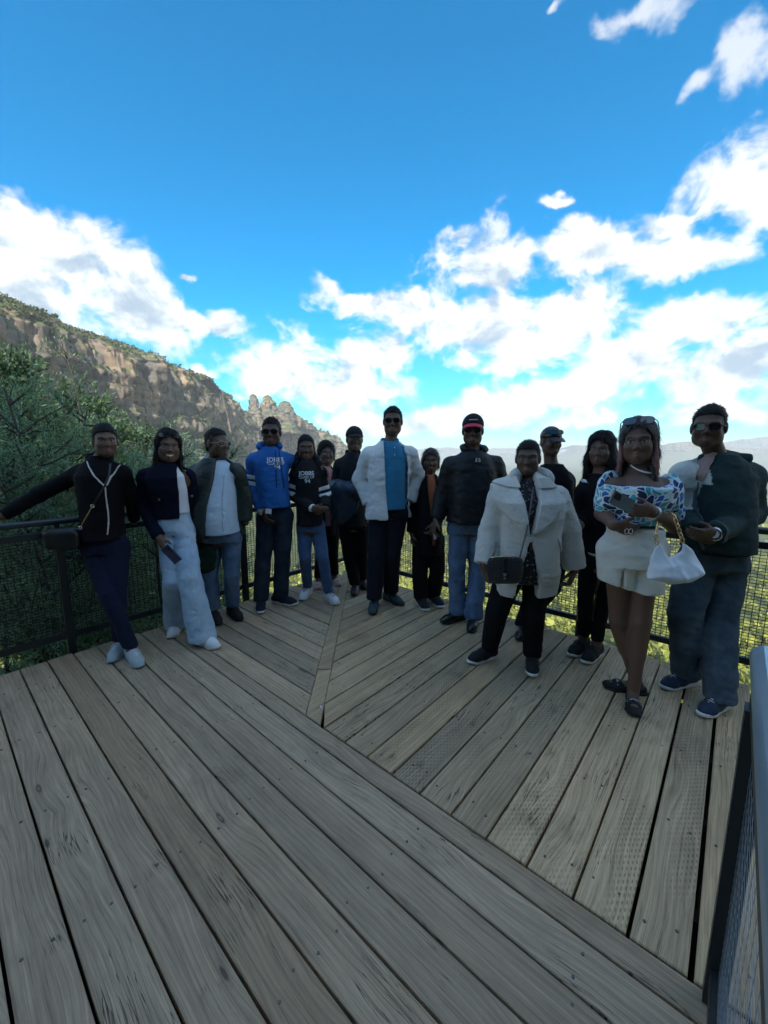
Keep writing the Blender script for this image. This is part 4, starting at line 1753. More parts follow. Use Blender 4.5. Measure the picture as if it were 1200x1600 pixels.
    def shoe(self, i, upper, sole_mat, laces=None, L=1.0, kind='sneaker', strap=None, high=0.095, stripe=None):
        tip, d = self.foot[i]
        s = np.array([d[1], -d[0], 0])                     # to one side
        u = np.array([0, 0, 1.0])
        M = np.stack([d, s, u])
        o = tip - d * 0.195 * L                           # below the ankle
        def W(p):
            return o + (np.asarray(p, float) * np.array([L, 0.95, 1])) @ M
        F = Field([-0.10, -0.075, 0.0], [0.225, 0.075, 0.16], 0.0058)
        sq = ((0, 1, 0), 1.0)
        if kind == 'slipper':
            F.add(cone((-0.045, 0, 0.026), (0.09, 0, 0.024), 0.033, 0.040), 0.0)
            F.add(cone((0.09, 0, 0.022), (0.152, 0.0, 0.020), 0.040, 0.031), 0.02)
            F.cut(lambda P: P[..., 2] - (0.045 + 0.02 * (P[..., 0] > 0.06)))
            F.add(cone((-0.02, 0, 0.075), (0.045, 0, 0.07), 0.030, 0.030), 0.0, 'sub')
        else:
            F.add(cone((-0.048, 0, 0.046), (0.05, 0, 0.050), 0.037, 0.040), 0.0)
            F.add(cone((0.05, 0, 0.046), (0.115, 0, 0.034), 0.041, 0.043), 0.03)
            F.add(cone((0.115, 0, 0.032), (0.152, 0.0, 0.028), 0.042, 0.034), 0.02)
            F.add(cone((-0.03, 0, 0.06), (-0.022, 0, high), 0.038, 0.040), 0.025)
            F.cut(lambda P: P[..., 2] - (high + 0.012 - np.clip(P[..., 0] + 0.03, 0, 1) * 0.05))
        F.cut(lambda P: 0.016 - P[..., 2])
        V, Fc = F.mesh()
        root = self.part('shoe', W(V), Fc, upper)
        # sole
        S = Field([-0.105, -0.075, -0.01], [0.22, 0.075, 0.05], 0.0055)
        def outline(P):
            Q = P.copy()
            Q[..., 2] = 0
            dd = None
            for a, b, ra, rb in (((-0.050, 0, 0), (0.05, 0, 0), 0.036, 0.036), ((0.05, 0, 0), (0.112, 0, 0), 0.036, 0.046), ((0.112, 0, 0), (0.158, 0, 0), 0.046, 0.034)):
                e = cone(a, b, ra, rb)[0](Q)
                dd = e if dd is None else np.minimum(dd, e)
            top = 0.026 + 0.006 * (P[..., 0] < 0) + np.clip(P[..., 0] - 0.1, 0, 1) * 0.10
            if kind in ('dress', 'slipper'):
                top = top * 0 + 0.016
            return np.maximum(dd - 0.001, np.maximum(P[..., 2] - top, 0.001 + np.clip(P[..., 0] - 0.13, 0, 1) * 0.25 - P[..., 2]))
        S.add((outline, np.array([-0.1, -0.07, 0]), np.array([0.21, 0.07, 0.05])), 0)
        V, Fc = S.mesh()
        self.part('sole', W(V), Fc, sole_mat, root)
        if laces is not None:
            mb = MB()
            for k in range(5):
                x = 0.052 + k * 0.016
                z = 0.0925 - k * 0.0042
                a = (x, -0.020, z - 0.004)
                b = (x + 0.006, 0, z + 0.004)
                c = (x, 0.020, z - 0.004)
                mb.tube([W(a), W(b), W(c)], 0.0026, 5)
            if strap is None and kind == 'sneaker':
                for sg in (-1, 1):
                    mb.tube([W((0.052, 0, 0.096)), W((0.060, sg * 0.020, 0.100)), W((0.080, sg * 0.032, 0.084)), W((0.062, sg * 0.012, 0.095))], 0.0022, 5)
            mb.build('laces', laces, root, True)
        if strap is not None:
            mb = MB()
            mb.tube([W((0.055, -0.040, 0.058)), W((0.060, -0.020, 0.082)), W((0.062, 0, 0.090)), W((0.060, 0.020, 0.082)), W((0.055, 0.040, 0.058))], 0.007, 6)
            mb.build('strap', strap, root, True)
        return root

    # ---- head things
    def hair(self, kind='short', mat=None, length=0.25, volume=0.0, amp=0.006, back=None, fringe=0.0, part_side=0.0):
        hs, hc, HM = self.hs, self.hc, self.HM
        lo, hi = hc - 0.16 * hs, hc + 0.17 * hs
        if kind in ('long', 'wavy'):
            lo = lo - np.array([0.06, 0.06, length])
            hi = hi + np.array([0.06, 0.06, 0])
        F = Field(lo, hi, 0.0058)
        H = lambda c, r, n=2.0: ell(self.to_head(c), np.array(r) * hs, HM, n)
        hcone = lambda a, b, ra, rb: cone(self.to_head(a), self.to_head(b), ra * hs, rb * hs)
        g = {'short': 0.007, 'crop': 0.0035, 'tied': 0.006, 'long': 0.012, 'wavy': 0.018, 'bob': 0.014}[kind] + volume
        F.add(H((0, -0.016, 0.037), (0.074 + g * (0.55 if kind in ('short', 'crop', 'tied') else 1), 0.092 + g, 0.082 + g * 1.4)), 0)
        if kind in ('short', 'crop', 'tied', 'bob'):
            F.add(H((0, -0.045, -0.020), (0.064 + g, 0.052 + g, 0.060)), 0.02)
        if kind == 'bob':
            for sx in (-1, 1):
                F.add(hcone((sx * 0.068, -0.01, 0.02), (sx * 0.072, -0.015, -0.055), 0.024, 0.020), 0.02)
        if kind == 'tied':
            F.add(H((0, -0.100, -0.005), (0.030, 0.028, 0.032)), 0.02)
        if kind in ('long', 'wavy'):
            Ld = length / hs
            for sx in (-1, 1):
                w = 0.010 if kind == 'wavy' else 0.0
                F.add(hcone((sx * 0.060, -0.005, 0.03), (sx * (0.070 + w), 0.000, -0.07), 0.024, 0.022 + w), 0.03)
                F.add(hcone((sx * (0.070 + w), 0.000, -0.07), (sx * (0.080 + w * 2), 0.030, -0.10 - Ld), 0.022 + w, 0.016 + w), 0.03)
            F.add(H((0, -0.065, -0.06), (0.076, 0.050, 0.12)), 0.03)
            F.add(H((0, -0.07, -0.10 - Ld * 0.4), (0.09, 0.04, 0.06 + Ld * 0.5)), 0.03)
        # keep the face free
        def face(P):
            q = ((P - hc) @ HM.T) / hs
            x, y, z = q[..., 0], q[..., 1], q[..., 2]
            if kind in ('long', 'wavy', 'bob'):
                fx = np.interp(z, [-0.30, -0.12, -0.06, 0.0, 0.04, 0.07, 0.085], [0.066, 0.060, 0.058, 0.060, 0.055, 0.030, 0.0])
                d = np.maximum(np.abs(x - part_side) - fx, np.maximum(-(y - 0.012), z - 0.088))
                return -d
            hl = np.interp(y, [-0.14, -0.06, -0.035, -0.02, 0.015, 0.03, 0.055, 0.075, 0.12], [-0.085, -0.078, -0.06, -0.005, -0.002, 0.034, 0.056, 0.070 - fringe, 0.072 - fringe])
            hl = hl + np.where(y > 0.03, 0.013 * (np.abs(x) / 0.06) ** 2 * (0.4 if self.female else 1.0), 0) + 0.005 * fbm(P * 60, 2, self.seed)
            return hl - z
        if amp:
            sd = self.seed
            F.displace(lambda P: -amp * fbm(P * np.array([26, 26, 9.0 if kind in ('long', 'wavy') else 26]), 3, sd) - (0.015 * fbm(P * np.array([11, 11, 17.0]), 2, sd + 4) if kind == 'wavy' else 0) - (0.006 * fbm(P * np.array([60, 60, 7.0]), 2, sd + 14) if kind in ('long', 'wavy') else 0))
        F.cut(face)
        V, Fc = F.mesh()
        # loose strands over the surface break the outline
        rng = np.random.default_rng(self.seed)
        A, B, C, D = (V[Fc[:, k]] for k in range(4))
        nrm = np.cross(C - A, D - B)
        ar = np.linalg.norm(nrm, axis=1) + 1e-12
        nrm = nrm / ar[:, None]
        out = (A - hc) - ((A - hc) @ HM[2])[:, None] * HM[2]
        nrm = nrm * np.sign((nrm * (A - hc)).sum(1))[:, None]
        ns = {'long': 2600, 'wavy': 3000, 'bob': 1800, 'short': 1700, 'crop': 1400, 'tied': 1300}[kind]
        ix = rng.choice(len(Fc), ns, p=ar / ar.sum())
        u, v = rng.random((ns, 1)), rng.random((ns, 1))
        q = (A[ix] * (1 - u) + B[ix] * u) * (1 - v) + (D[ix] * (1 - u) + C[ix] * u) * v
        n = nrm[ix]
        lg = kind in ('long', 'wavy', 'bob')
        flow = -HM[2] * (1.0 if lg else 0.2) - HM[1] * (0.1 if lg else 0.7)
        flow = flow + rng.normal(size=(ns, 3)) * (0.22 if lg else 0.5)
        flow = flow - (flow * n).sum(1)[:, None] * n
        flow /= np.linalg.norm(flow, axis=1, keepdims=True) + 1e-9
        L = rng.uniform(0.025, 0.055, (ns, 1)) if lg else rng.uniform(0.008, 0.018, (ns, 1))
        lift = rng.uniform(0.05, 0.30, (ns, 1)) if lg else rng.uniform(0.15, 0.7, (ns, 1))
        tip = q + (flow + n * lift) * L
        side = np.cross(flow, n) * (0.0016 if lg else 0.0013)
        keep = np.ones(ns, bool)
        SV = np.stack([q - side, q + side, tip + side * 0.3, tip - side * 0.3], 1).reshape(-1, 3)
        SF = np.arange(4 * ns).reshape(ns, 4) + len(V)
        V, Fc = np.concatenate([V, SV]), np.concatenate([Fc, SF])
        return self.part('hair', V, Fc, mat or HAIR)

    def cap(self, mat, brim_mat=None, tilt=0.0, side=0.0):
        hs, hc, HM = self.hs, self.hc, self.HM
        F = Field(hc - 0.15 * hs, hc + 0.18 * hs, 0.0055)
        F.add(ell(self.to_head((0, -0.012, 0.040)), np.array((0.086, 0.106, 0.094)) * hs, HM), 0)
        def keep(P):
            q = ((P - hc) @ HM.T) / hs
            return 0.032 + 0.16 * np.clip(q[..., 1], -0.1, 0.1) - q[..., 2]
        F.cut(keep)
        V, Fc = F.mesh()
        root = self.part('cap', V, Fc, mat)
        B = Field(hc - 0.10 * hs, hc + 0.24 * hs, 0.005)
        lo = self.to_head((-0.1, 0.0, 0.0))
        B = Field(self.to_head((0, 0.12, 0.045)) - 0.13, self.to_head((0, 0.12, 0.045)) + 0.13, 0.0048)
        def brim(P):
            q = ((P - hc) @ HM.T) / hs
            x, y, z = q[..., 0], q[..., 1], q[..., 2]
            zs = 0.050 - (y - 0.08) * (0.35 + tilt) - x * x * 5.0
            out = (np.sqrt((x / 0.078) ** 2 + ((y - 0.070) / 0.090) ** 2) - 1) * 0.07
            return np.maximum(np.maximum(np.abs(z - zs) - 0.0042, out), 0.062 - y)
        B.add((brim, self.to_head((0, .1, .04)) - 0.13, self.to_head((0, .1, .04)) + 0.13), 0)
        V, Fc = B.mesh()
        self.part('brim', V, Fc, brim_mat or mat, root)
        return root

    def glasses(self, lens=None, frame=None, pos=(0, 0.097, -0.001), tilt=0.0, size=1.0, clear=False, name='sunglasses'):
        fm = frame or FRAME_BLACK
        ct, st_ = math.cos(tilt), math.sin(tilt)
        def W(x, y, z):
            return self.to_head((pos[0] + x * size, pos[1] + (y * ct - z * st_) * size, pos[2] + (y * st_ + z * ct) * size))
        mb = MB()
        shape = [(math.copysign(abs(math.cos(a)) ** 0.7, math.cos(a)), math.copysign(abs(math.sin(a)) ** 0.7, math.sin(a))) for a in np.linspace(0, 2 * math.pi, 16, endpoint=False)]
        root = None
        rim = MB()
        for sx in (-1, 1):
            ring = [W(sx * 0.033 + cx * 0.027, -abs(sx * 0.033 + cx * 0.027) * 0.16, cz * 0.0195) for cx, cz in shape]
            rim.tube(ring, 0.0019 * self.hs, 5, closed=True)
        rim.tube([W(-0.008, 0, 0.006), W(0, 0.002, 0.008), W(0.008, 0, 0.006)], 0.002, 5)
        for sx in (-1, 1):
            rim.tube([W(sx * 0.060, -0.009, 0.006), W(sx * 0.072, -0.030, 0.006), W(sx * 0.078, -0.095, 0.004)], 0.0026, 5)
        root = rim.build(name, fm, self.obj, True)
        for sx in (-1, 1):
            lm = MB()
            fr = [W(sx * 0.033 + cx * 0.026, -abs(sx * 0.033 + cx * 0.026) * 0.16 + 0.0008, cz * 0.0185) for cx, cz in shape]
            bk = [W(sx * 0.033 + cx * 0.026, -abs(sx * 0.033 + cx * 0.026) * 0.16 - 0.0012, cz * 0.0185) for cx, cz in shape]
            n = len(fr)
            lm.add(fr + bk, [tuple(range(n)), tuple(range(2 * n - 1, n - 1, -1))] + [(i, i + n, (i + 1) % n + n, (i + 1) % n) for i in range(n)])
            lm.build('lens', lens or LENS, root)
        return root

    def print_text(self, text, x, y, size, target, mat=None, bold=True, name='lettering', width=None, parent=None):
        """flat lettering laid on a garment at a picture position"""
        cu = bpy.data.curves.new('lettering', 'FONT')
        cu.body = text
        cu.align_x = 'CENTER'
        cu.align_y = 'CENTER'
        cu.size = 1.0
        cu.offset = 0.022 if bold else 0.0
        tmp = bpy.data.objects.new('tmp', cu)
        COL.objects.link(tmp)
        dg = bpy.context.evaluated_depsgraph_get()
        me = bpy.data.meshes.new_from_object(tmp.evaluated_get(dg))
        bpy.data.objects.remove(tmp)
        co = np.array([v.co for v in me.vertices])
        ww = np.ptp(co[:, 0])
        k = (width / ww) if width else size
        ky = size if width else size
        c = self.P(x, y, -0.15)
        bv = BVHTree.FromPolygons([tuple(v.co + world_loc(target)) for v in target.data.vertices], [tuple(p.vertices) for p in target.data.polygons])
        out = []
        vv = unit(np.array([-c[0], -c[1], 0]))
        right = np.cross((0, 0, 1.0), vv)
        for v in co:
            p = c + right * v[0] * k + np.array([0, 0, 1.0]) * v[1] * ky + vv * 0.3
            h = bv.ray_cast(Vector(p), Vector(-vv), 1.0)
            q = np.array(h[0]) + vv * 0.0035 if h[0] is not None else p - vv * 0.3
            out.append(q)
        m2 = bpy.data.meshes.new(name)
        m2.from_pydata([tuple(v) for v in out], [], [tuple(p.vertices) for p in me.polygons])
        bpy.data.meshes.remove(me)
        return link(name, m2, mat or WHITE_PRINT, parent or target)

# ------------------------------------------------------------------ the fifteen people
def opening(p, poly, dY=-0.12):
    sdf = poly_sdf([p.xt(x, y, dY) for x, y in poly])
    def fn(P):
        q = p.loc(P)
        return -np.maximum(sdf(q[..., [0, 2]]), -(q[..., 1] - 0.0))
    return fn


def hem_cut(p, x, y, slope=0.0, dY=-0.10):
    """cuts a garment off below a picture height"""
    z = p.P(x, y, dY)[2]
    return lambda P: z + slope * (P[..., 0] - p.pel[0]) - P[..., 2]


def top_prims(p, off=0.012, r=(0.072, 0.056, 0.044), sh=0.058, end=1.95, **kw):
    pr = [(p.torso(off, **kw), 0.0)]
    for c in p.shoulders(sh):
        pr.append((c, 0.045))
    for i in (0, 1):
        e = end[i] if isinstance(end, tuple) else end
        for j, c in enumerate(p.sleeve(i, r, end=e)):
            pr.append((c, 0.05 if j == 0 else 0.018))
    return pr


def collar_ring(p, name, mat, r=0.066, h=0.03, thick=0.010, open_front=0.6, parent=None, lean=0.25, drop=0.0):
    """a standing or turned collar round the neck, open in front"""
    c = p.nk + p.u * (0.005 - drop)
    mb = MB()
    n = 22
    ring = []
    for k in range(n + 1):
        a = -math.pi / 2 + open_front + (2 * math.pi - 2 * open_front) * k / n
        # angle measured so that the gap lies at the front
        dirv = p.s * math.cos(a + math.pi) + p.f * math.sin(a + math.pi)
        ring.append(dirv)
    V, F = [], []
    for dv in ring:
        fr = max(0.0, float(dv @ p.f))
        for (rr, zz) in ((r + thick, -0.02 - fr * 0.05), (r + thick * (1 + lean), h * 0.6 - fr * 0.03), (r + thick * 0.6, h - fr * 0.03), (r, h * 0.8 - fr * 0.03), (r * 0.98, -0.02 - fr * 0.05)):
            V.append(c + dv * rr + p.u * zz)
    for k in range(n):
        for j in range(4):
            F.append((k * 5 + j, (k + 1) * 5 + j, (k + 1) * 5 + j + 1, k * 5 + j + 1))
    return p.part(name, np.array(V), np.array(F), mat, parent)


GROUP = 'group of people posing on the lookout deck'
BLACKC = cloth('black_cloth', (0.006, 0.006, 0.008), spec=0.15)
NAVYC = cloth('navy_wool', (0.006, 0.008, 0.020), 0.95, spec=0.15)
JEANS_NAVY = denim('navy_denim', (0.005, 0.007, 0.020), (0.010, 0.015, 0.042))
JEANS_LIGHT = denim('pale_denim', (0.27, 0.40, 0.53), (0.50, 0.62, 0.72))
JEANS_MID = denim('mid_denim', (0.055, 0.095, 0.17), (0.15, 0.22, 0.32))
JEANS_DARK = denim('dark_denim', (0.012, 0.018, 0.030), (0.035, 0.05, 0.075))
JEANS_BLUE = denim('blue_denim', (0.05, 0.10, 0.22), (0.11, 0.18, 0.33))
WHITE_SOLE = principled('white_rubber', (0.72, 0.72, 0.70), 0.6)
BLACK_SOLE = principled('black_rubber', (0.010, 0.010, 0.010), 0.6)
WHITE_LEATHER = principled('white_leather', (0.76, 0.77, 0.77), 0.5, bump=0.1, bscale=70)
BLACK_LEATHER = principled('black_leather', (0.010, 0.010, 0.011), 0.28, spec=0.6, bump=0.12, bscale=60)
BLACK_SUEDE = principled('black_suede', (0.012, 0.012, 0.014), 0.8)
LACE_WHITE = principled('white_laces', (0.75, 0.75, 0.73), 0.8)
LACE_DARK = principled('dark_laces', (0.02, 0.02, 0.022), 0.8)
PEOPLE = {}
CLEAR = principled('clear_lens', (0.8, 0.85, 0.85), 0.05, spec=0.6)
CLEAR.node_tree.nodes['Principled BSDF'].inputs['Alpha'].default_value = 0.12


def person_zip_jacket():
    p = Person('woman in black zip jacket leaning back on the left railing, arm along the rail', (0, 620, 3.556), 2.92, female=True)
    p.pose(head=(575, 148, 332), sh=[(448, 392, 0.02), (672, 392, 0.06)], el=[(215, 545, -0.06), (735, 560, 0.14)], wr=[(5, 665, -0.20), (745, 690, 0.22)],
           hip=[(515, 830), (655, 830)], kn=[(600, 1095, -0.16), (650, 1095, -0.12)], toe=[(785, 1508, 14), (612, 1484, -22)], yaw=5, roll=0)
    p.add_hand(0, d=(-0.9, -0.4, -0.25), thumb=(0.2, -0.6, 0.7), curl=(0.5, 0.6, 0.3))
    p.body(belly=0.02)
    p.hair('tied', amp=0.003, volume=0.004, fringe=0.004)
    p.trousers(JEANS_NAVY, (0.098, 0.066, 0.050), top=0.27, hemz=(0.10, 0.10))
    g = p.garment(core=3, name='jacket', prims=top_prims(p, 0.016, (0.074, 0.056, 0.038), 0.058, belly=0.02, bust=0.03, lo=-0.10), mat=BLACKC, amp=0.006, cuts=[hem_cut(p, 560, 800)])
    ZIP = principled('pale_zip', (0.62, 0.58, 0.52), 0.5)
    p.patch('zip', [(455, 358), (461, 354), (578, 496), (574, 504)], ZIP, 0.004, parent=g)
    p.patch('zip', [(604, 373), (610, 374), (584, 494), (579, 498), (577, 490)], ZIP, 0.004, parent=g)
    p.patch('zip', [(573, 500), (579, 500), (590, 620), (596, 700), (594, 770), (588, 770), (590, 700), (584, 620)], ZIP, 0.004, parent=g)
    collar_ring(p, 'collar', BLACKC, 0.070, 0.035, 0.014, 0.7, g)
    SHOE = principled('grey_knit', (0.36, 0.43, 0.44), 0.8, bump=0.3, bscale=90)
    SOLE = principled('aqua_rubber', (0.30, 0.44, 0.47), 0.6)
    for i in (0, 1):
        p.shoe(i, SHOE, SOLE, LACE_WHITE)
    # shoulder bag on its chain
    BAG = principled('black_bag_leather', (0.008, 0.008, 0.009), 0.4, bump=0.2, bscale=50)
    c = p.P(352, 790, -0.13)
    F = Field(c - np.array([0.16, 0.12, 0.12]), c + np.array([0.16, 0.12, 0.12]), 0.006)
    F.add(ell(c, (0.125, 0.048, 0.078), n=4.0), 0)
    F.displace(lambda P: 0.004 * fbm(P * 14, 2, 5))
    V, Fc = F.mesh()
    bag = link('shoulder_bag', np_mesh('shoulder_bag', V, Fc), BAG, None, tuple(c - np.array([0, 0, 0.08])))
    props(bag, 'black shoulder bag on a pale chain beside the woman in the zip jacket', 'bag')
    mb = MB()
    mb.tube([p.P(612, 372, -0.10), p.P(606, 440, -0.165), p.P(575, 510, -0.19), p.P(515, 605, -0.185)], 0.006, 6)
    mb.build('strap', BAG, bag, True)
    a, b = p.P(514, 608, -0.187), p.P(446, 728, -0.178)
    mb = MB()
    for k in range(22):
        q0, q1 = a + (b - a) * k / 22, a + (b - a) * (k + 0.8) / 22
        mb.bar(q0, q1, 0.008 if k % 2 else 0.004, 0.004 if k % 2 else 0.008)
    mb.build('chain', GOLD, bag)
    for q in (a, b):
        mb = MB()
        mb.tube([q + np.array([math.cos(t), 0, math.sin(t)]) * 0.011 for t in np.linspace(0, 2 * math.pi, 12, endpoint=False)], 0.003, 5, closed=True)
        mb.build('ring', SILVER, bag, True)


def person_wide_jeans():
    p = Person('smiling woman in navy cropped jacket and wide pale jeans, sunglasses on her hair', (190, 630, 4.0), 3.10, female=True)
    p.pose(head=(292, 158, 372), sh=[(150, 425, -0.02), (408, 425, 0.06)], el=[(135, 640, 0.0), (458, 610, 0.14)], wr=[(240, 845, -0.12), (455, 770, 0.16)],
           hip=[(290, 790, 0.02), (385, 790, 0.04)], kn=[(330, 1110, -0.10), (425, 1090, -0.12)], toe=[(300, 1476, -20), (612, 1535, 38)], yaw=6, roll=4)
    p.add_hand(0, d=(0.45, -0.35, -0.8), thumb=(0.7, -0.6, 0.1), curl=(0.5, 0.6, 0.4))
    p.body(smile=1.0)
    p.hair('long', length=0.14, amp=0.004)
    p.glasses(pos=(0, 0.066, 0.083), tilt=0.75, size=1.12)
    p.trousers(JEANS_LIGHT, (0.096, 0.088, 0.112), top=0.34, hemz=(0.035, 0.045), amp=0.010, hipw=1.0)
    WT = cloth('white_knit', (0.74, 0.75, 0.78))
    p.garment('top', [(p.torso(0.006, 0.95, bust=0.03, lo=0.15), 0)], WT, amp=0.003, cuts=[hem_cut(p, 385, 700)])
    g = p.garment(core=3, name='jacket', prims=top_prims(p, 0.018, (0.072, 0.056, 0.046), 0.056, bust=0.03, lo=-0.05), mat=NAVYC, amp=0.006,
                  cuts=[hem_cut(p, 300, 728), opening(p, [(322, 395), (338, 455), (350, 560), (352, 735), (436, 735), (436, 560), (412, 455), (362, 395)])])
    for (x, y) in ((237, 602), (395, 425), (410, 495), (440, 580)):
        q = p.P(x, y, -0.165)
        mb = MB(); mb.tube([q + p.f * 0.0, q + p.f * 0.012], 0.0085, 10); mb.build('button', GOLD, g)
    collar_ring(p, 'collar', NAVYC, 0.060, 0.022, 0.010, 0.35, g)
    for i in (0, 1):
        p.shoe(i, WHITE_LEATHER, WHITE_SOLE, LACE_WHITE, L=0.98)
    # phone in her hand
    PH = principled('phone_case', (0.02, 0.03, 0.09), 0.2, vary=0.6, vscale=60, spec=0.6)
    c = p.P(312, 945, -0.24)
    ax = [unit((0.75, -0.2, 0.55)), unit((0.55, 0.1, -0.75))]
    ax[1] = unit(ax[1] - ax[0] * (ax[0] @ ax[1]))
    ax.append(np.cross(ax[0], ax[1]))
    mb = MB(); mb.box(c, (0.038, 0.072, 0.005), ax)
    ph = mb.build('phone', PH, None, origin=tuple(c))
    props(ph, 'dark phone in a blue patterned case held by the woman in wide jeans', 'phone')
    mb = MB(); mb.box(c + ax[0] * 0.018 - ax[1] * 0.045 + ax[2] * 0.0065 * (1 if ax[2][1] < 0 else -1), (0.012, 0.018, 0.0018), ax); mb.build('camera', FRAME_BLACK, ph)


def person_bomber():
    p = Person('man in dark green bomber jacket and pale blue shirt looking to the side', (190, 630, 4.0), 3.42, tone=(0.125, 0.069, 0.047))
    p.pose(head=(592, 150, 345), sh=[(468, 400, 0.04), (712, 398, 0.0)], el=[(448, 620, 0.06), (770, 580, 0.06)], wr=[(466, 800, -0.04), (775, 745, 0.03)],
           hip=[(568, 830), (690, 830)], kn=[(552, 1075, -0.04), (688, 1065, -0.04)], toe=[(612, 1392, 12), (752, 1362, 22)], yaw=38)
    p.add_hand(0, curl=(0.9, 0.9, 0.5))
    p.body(belly=0.09)
    p.hair('crop', amp=0.006)
    p.glasses(frame=principled('gold_rim', (0.5, 0.42, 0.3), 0.3, 1.0))
    p.trousers(JEANS_MID, (0.096, 0.072, 0.064), top=0.3, hemz=(0.10, 0.10), belly=0.08, amp=0.008)
    SHIRT = principled('pale_blue_shirt', (0.50, 0.62, 0.73), 0.8, bump=0.3, bscale=18, vary=0.06, vscale=30, bdist=0.012)
    s = p.garment('shirt', [(p.torso(0.012, 1.0, 0.11, lo=-0.12), 0.0), *[(c, 0.04) for c in p.shoulders(0.05)]], SHIRT, amp=0.005, cuts=[hem_cut(p, 650, 812)])
    p.patch('placket', [(634, 395), (646, 395), (660, 560), (676, 700), (682, 812), (668, 812), (662, 700), (646, 560)], SHIRT, 0.005, parent=s)
    collar_ring(p, 'collar', SHIRT, 0.062, 0.036, 0.012, 0.55, s, 0.6)
    GREEN = principled('green_nylon', (0.016, 0.026, 0.020), 0.5, spec=0.5, bump=0.4, bscale=22, vary=0.15, bdist=0.012)
    g = p.garment(core=3, name='jacket', prims=top_prims(p, 0.036, (0.086, 0.070, 0.056), 0.066, belly=0.115, lo=-0.12), mat=GREEN, amp=0.009,
                  cuts=[hem_cut(p, 600, 835), opening(p, [(575, 350), (585, 470), (578, 700), (566, 850), (735, 850), (740, 700), (722, 560), (692, 440), (668, 350)])])
    collar_ring(p, 'collar', GREEN, 0.075, 0.03, 0.014, 0.75, g)
    for i in (0, 1):
        p.shoe(i, BLACK_SUEDE, BLACK_SOLE, LACE_DARK, L=1.03)
    # dark green cloth bag hanging from his hand
    BAG = cloth('green_canvas', (0.010, 0.026, 0.014), 0.9)
    c = p.P(520, 960, -0.10)
    F = Field(c - 0.22, c + 0.22, 0.007)
    F.add(ell(c - np.array([0, 0, 0.01]), (0.092, 0.06, 0.125), n=3.0), 0)
    F.displace(lambda P: 0.022 * fbm(P * np.array([12, 12, 7.0]), 3, 8))
    V, Fc = F.mesh()
    b = link('cloth_bag', np_mesh('cloth_bag', V, Fc), BAG, None, tuple(c - np.array([0, 0, 0.13])))
    props(b, 'dark green cloth bag hanging from the hand of the man in the bomber jacket', 'bag')
    h = p.wr[0] + np.array([0.01, -0.01, -0.075])
    mb = MB()
    for sx in (-1, 1):
        mb.tube([c + np.array([sx * 0.05, -0.02, 0.10]), c * 0.4 + h * 0.6 + np.array([sx * 0.03, -0.02, 0.03]), h + np.array([sx * 0.012, 0, 0.0])], 0.006, 6)
    mb.build('handle', BAG, b, True)


def hoodie(p, mat, off, r, hemx, hemy, stripes, belly=0.0, lo=-0.12, end=1.95, base=(0.01, 0.01, 0.01), bust=0.0, stripe_col=(0.68, 0.70, 0.72)):
    def color(V):
        col = np.tile(np.array(base), (len(V), 1))
        return col
    g = p.garment(core=3, name='hoodie', prims=top_prims(p, off, r, 0.062, belly=belly, lo=lo, end=end, bust=bust), mat=mat, amp=0.007, h=0.0085, cuts=[hem_cut(p, hemx, hemy)], color=color)
    src = p.last
    for i in (0, 1):
        for t0, t1 in stripes[i]:
            p.band('stripe', i, t0, t1, WHITE_PRINT, src, parent=g)
    # hood lying round the neck
    c = p.nk
    F = Field(c - 0.2, c + 0.2, 0.008)
    for k in range(11):
        a = math.pi * (0.02 + 0.96 * k / 10)
        a2 = math.pi * (0.02 + 0.96 * (k + 1) / 10)
        def pt(t):
            return c + p.s * math.cos(t) * 0.088 - p.f * (math.sin(t) * 0.085 - 0.035) + p.u * (0.012 + 0.020 * math.sin(t))
        if k < 10:
            F.add(cone(pt(a), pt(a2), 0.026 + 0.012 * math.sin(a), 0.026 + 0.012 * math.sin(a2)), 0.02)
    F.displace(lambda P: 0.006 * fbm(P * 22, 2, p.seed))
    V, Fc = F.mesh()
    p.part('hood', V, Fc, mat, g, attrs={'col': np.tile(np.array(base), (len(V), 1))})
    p.last = src
    return g


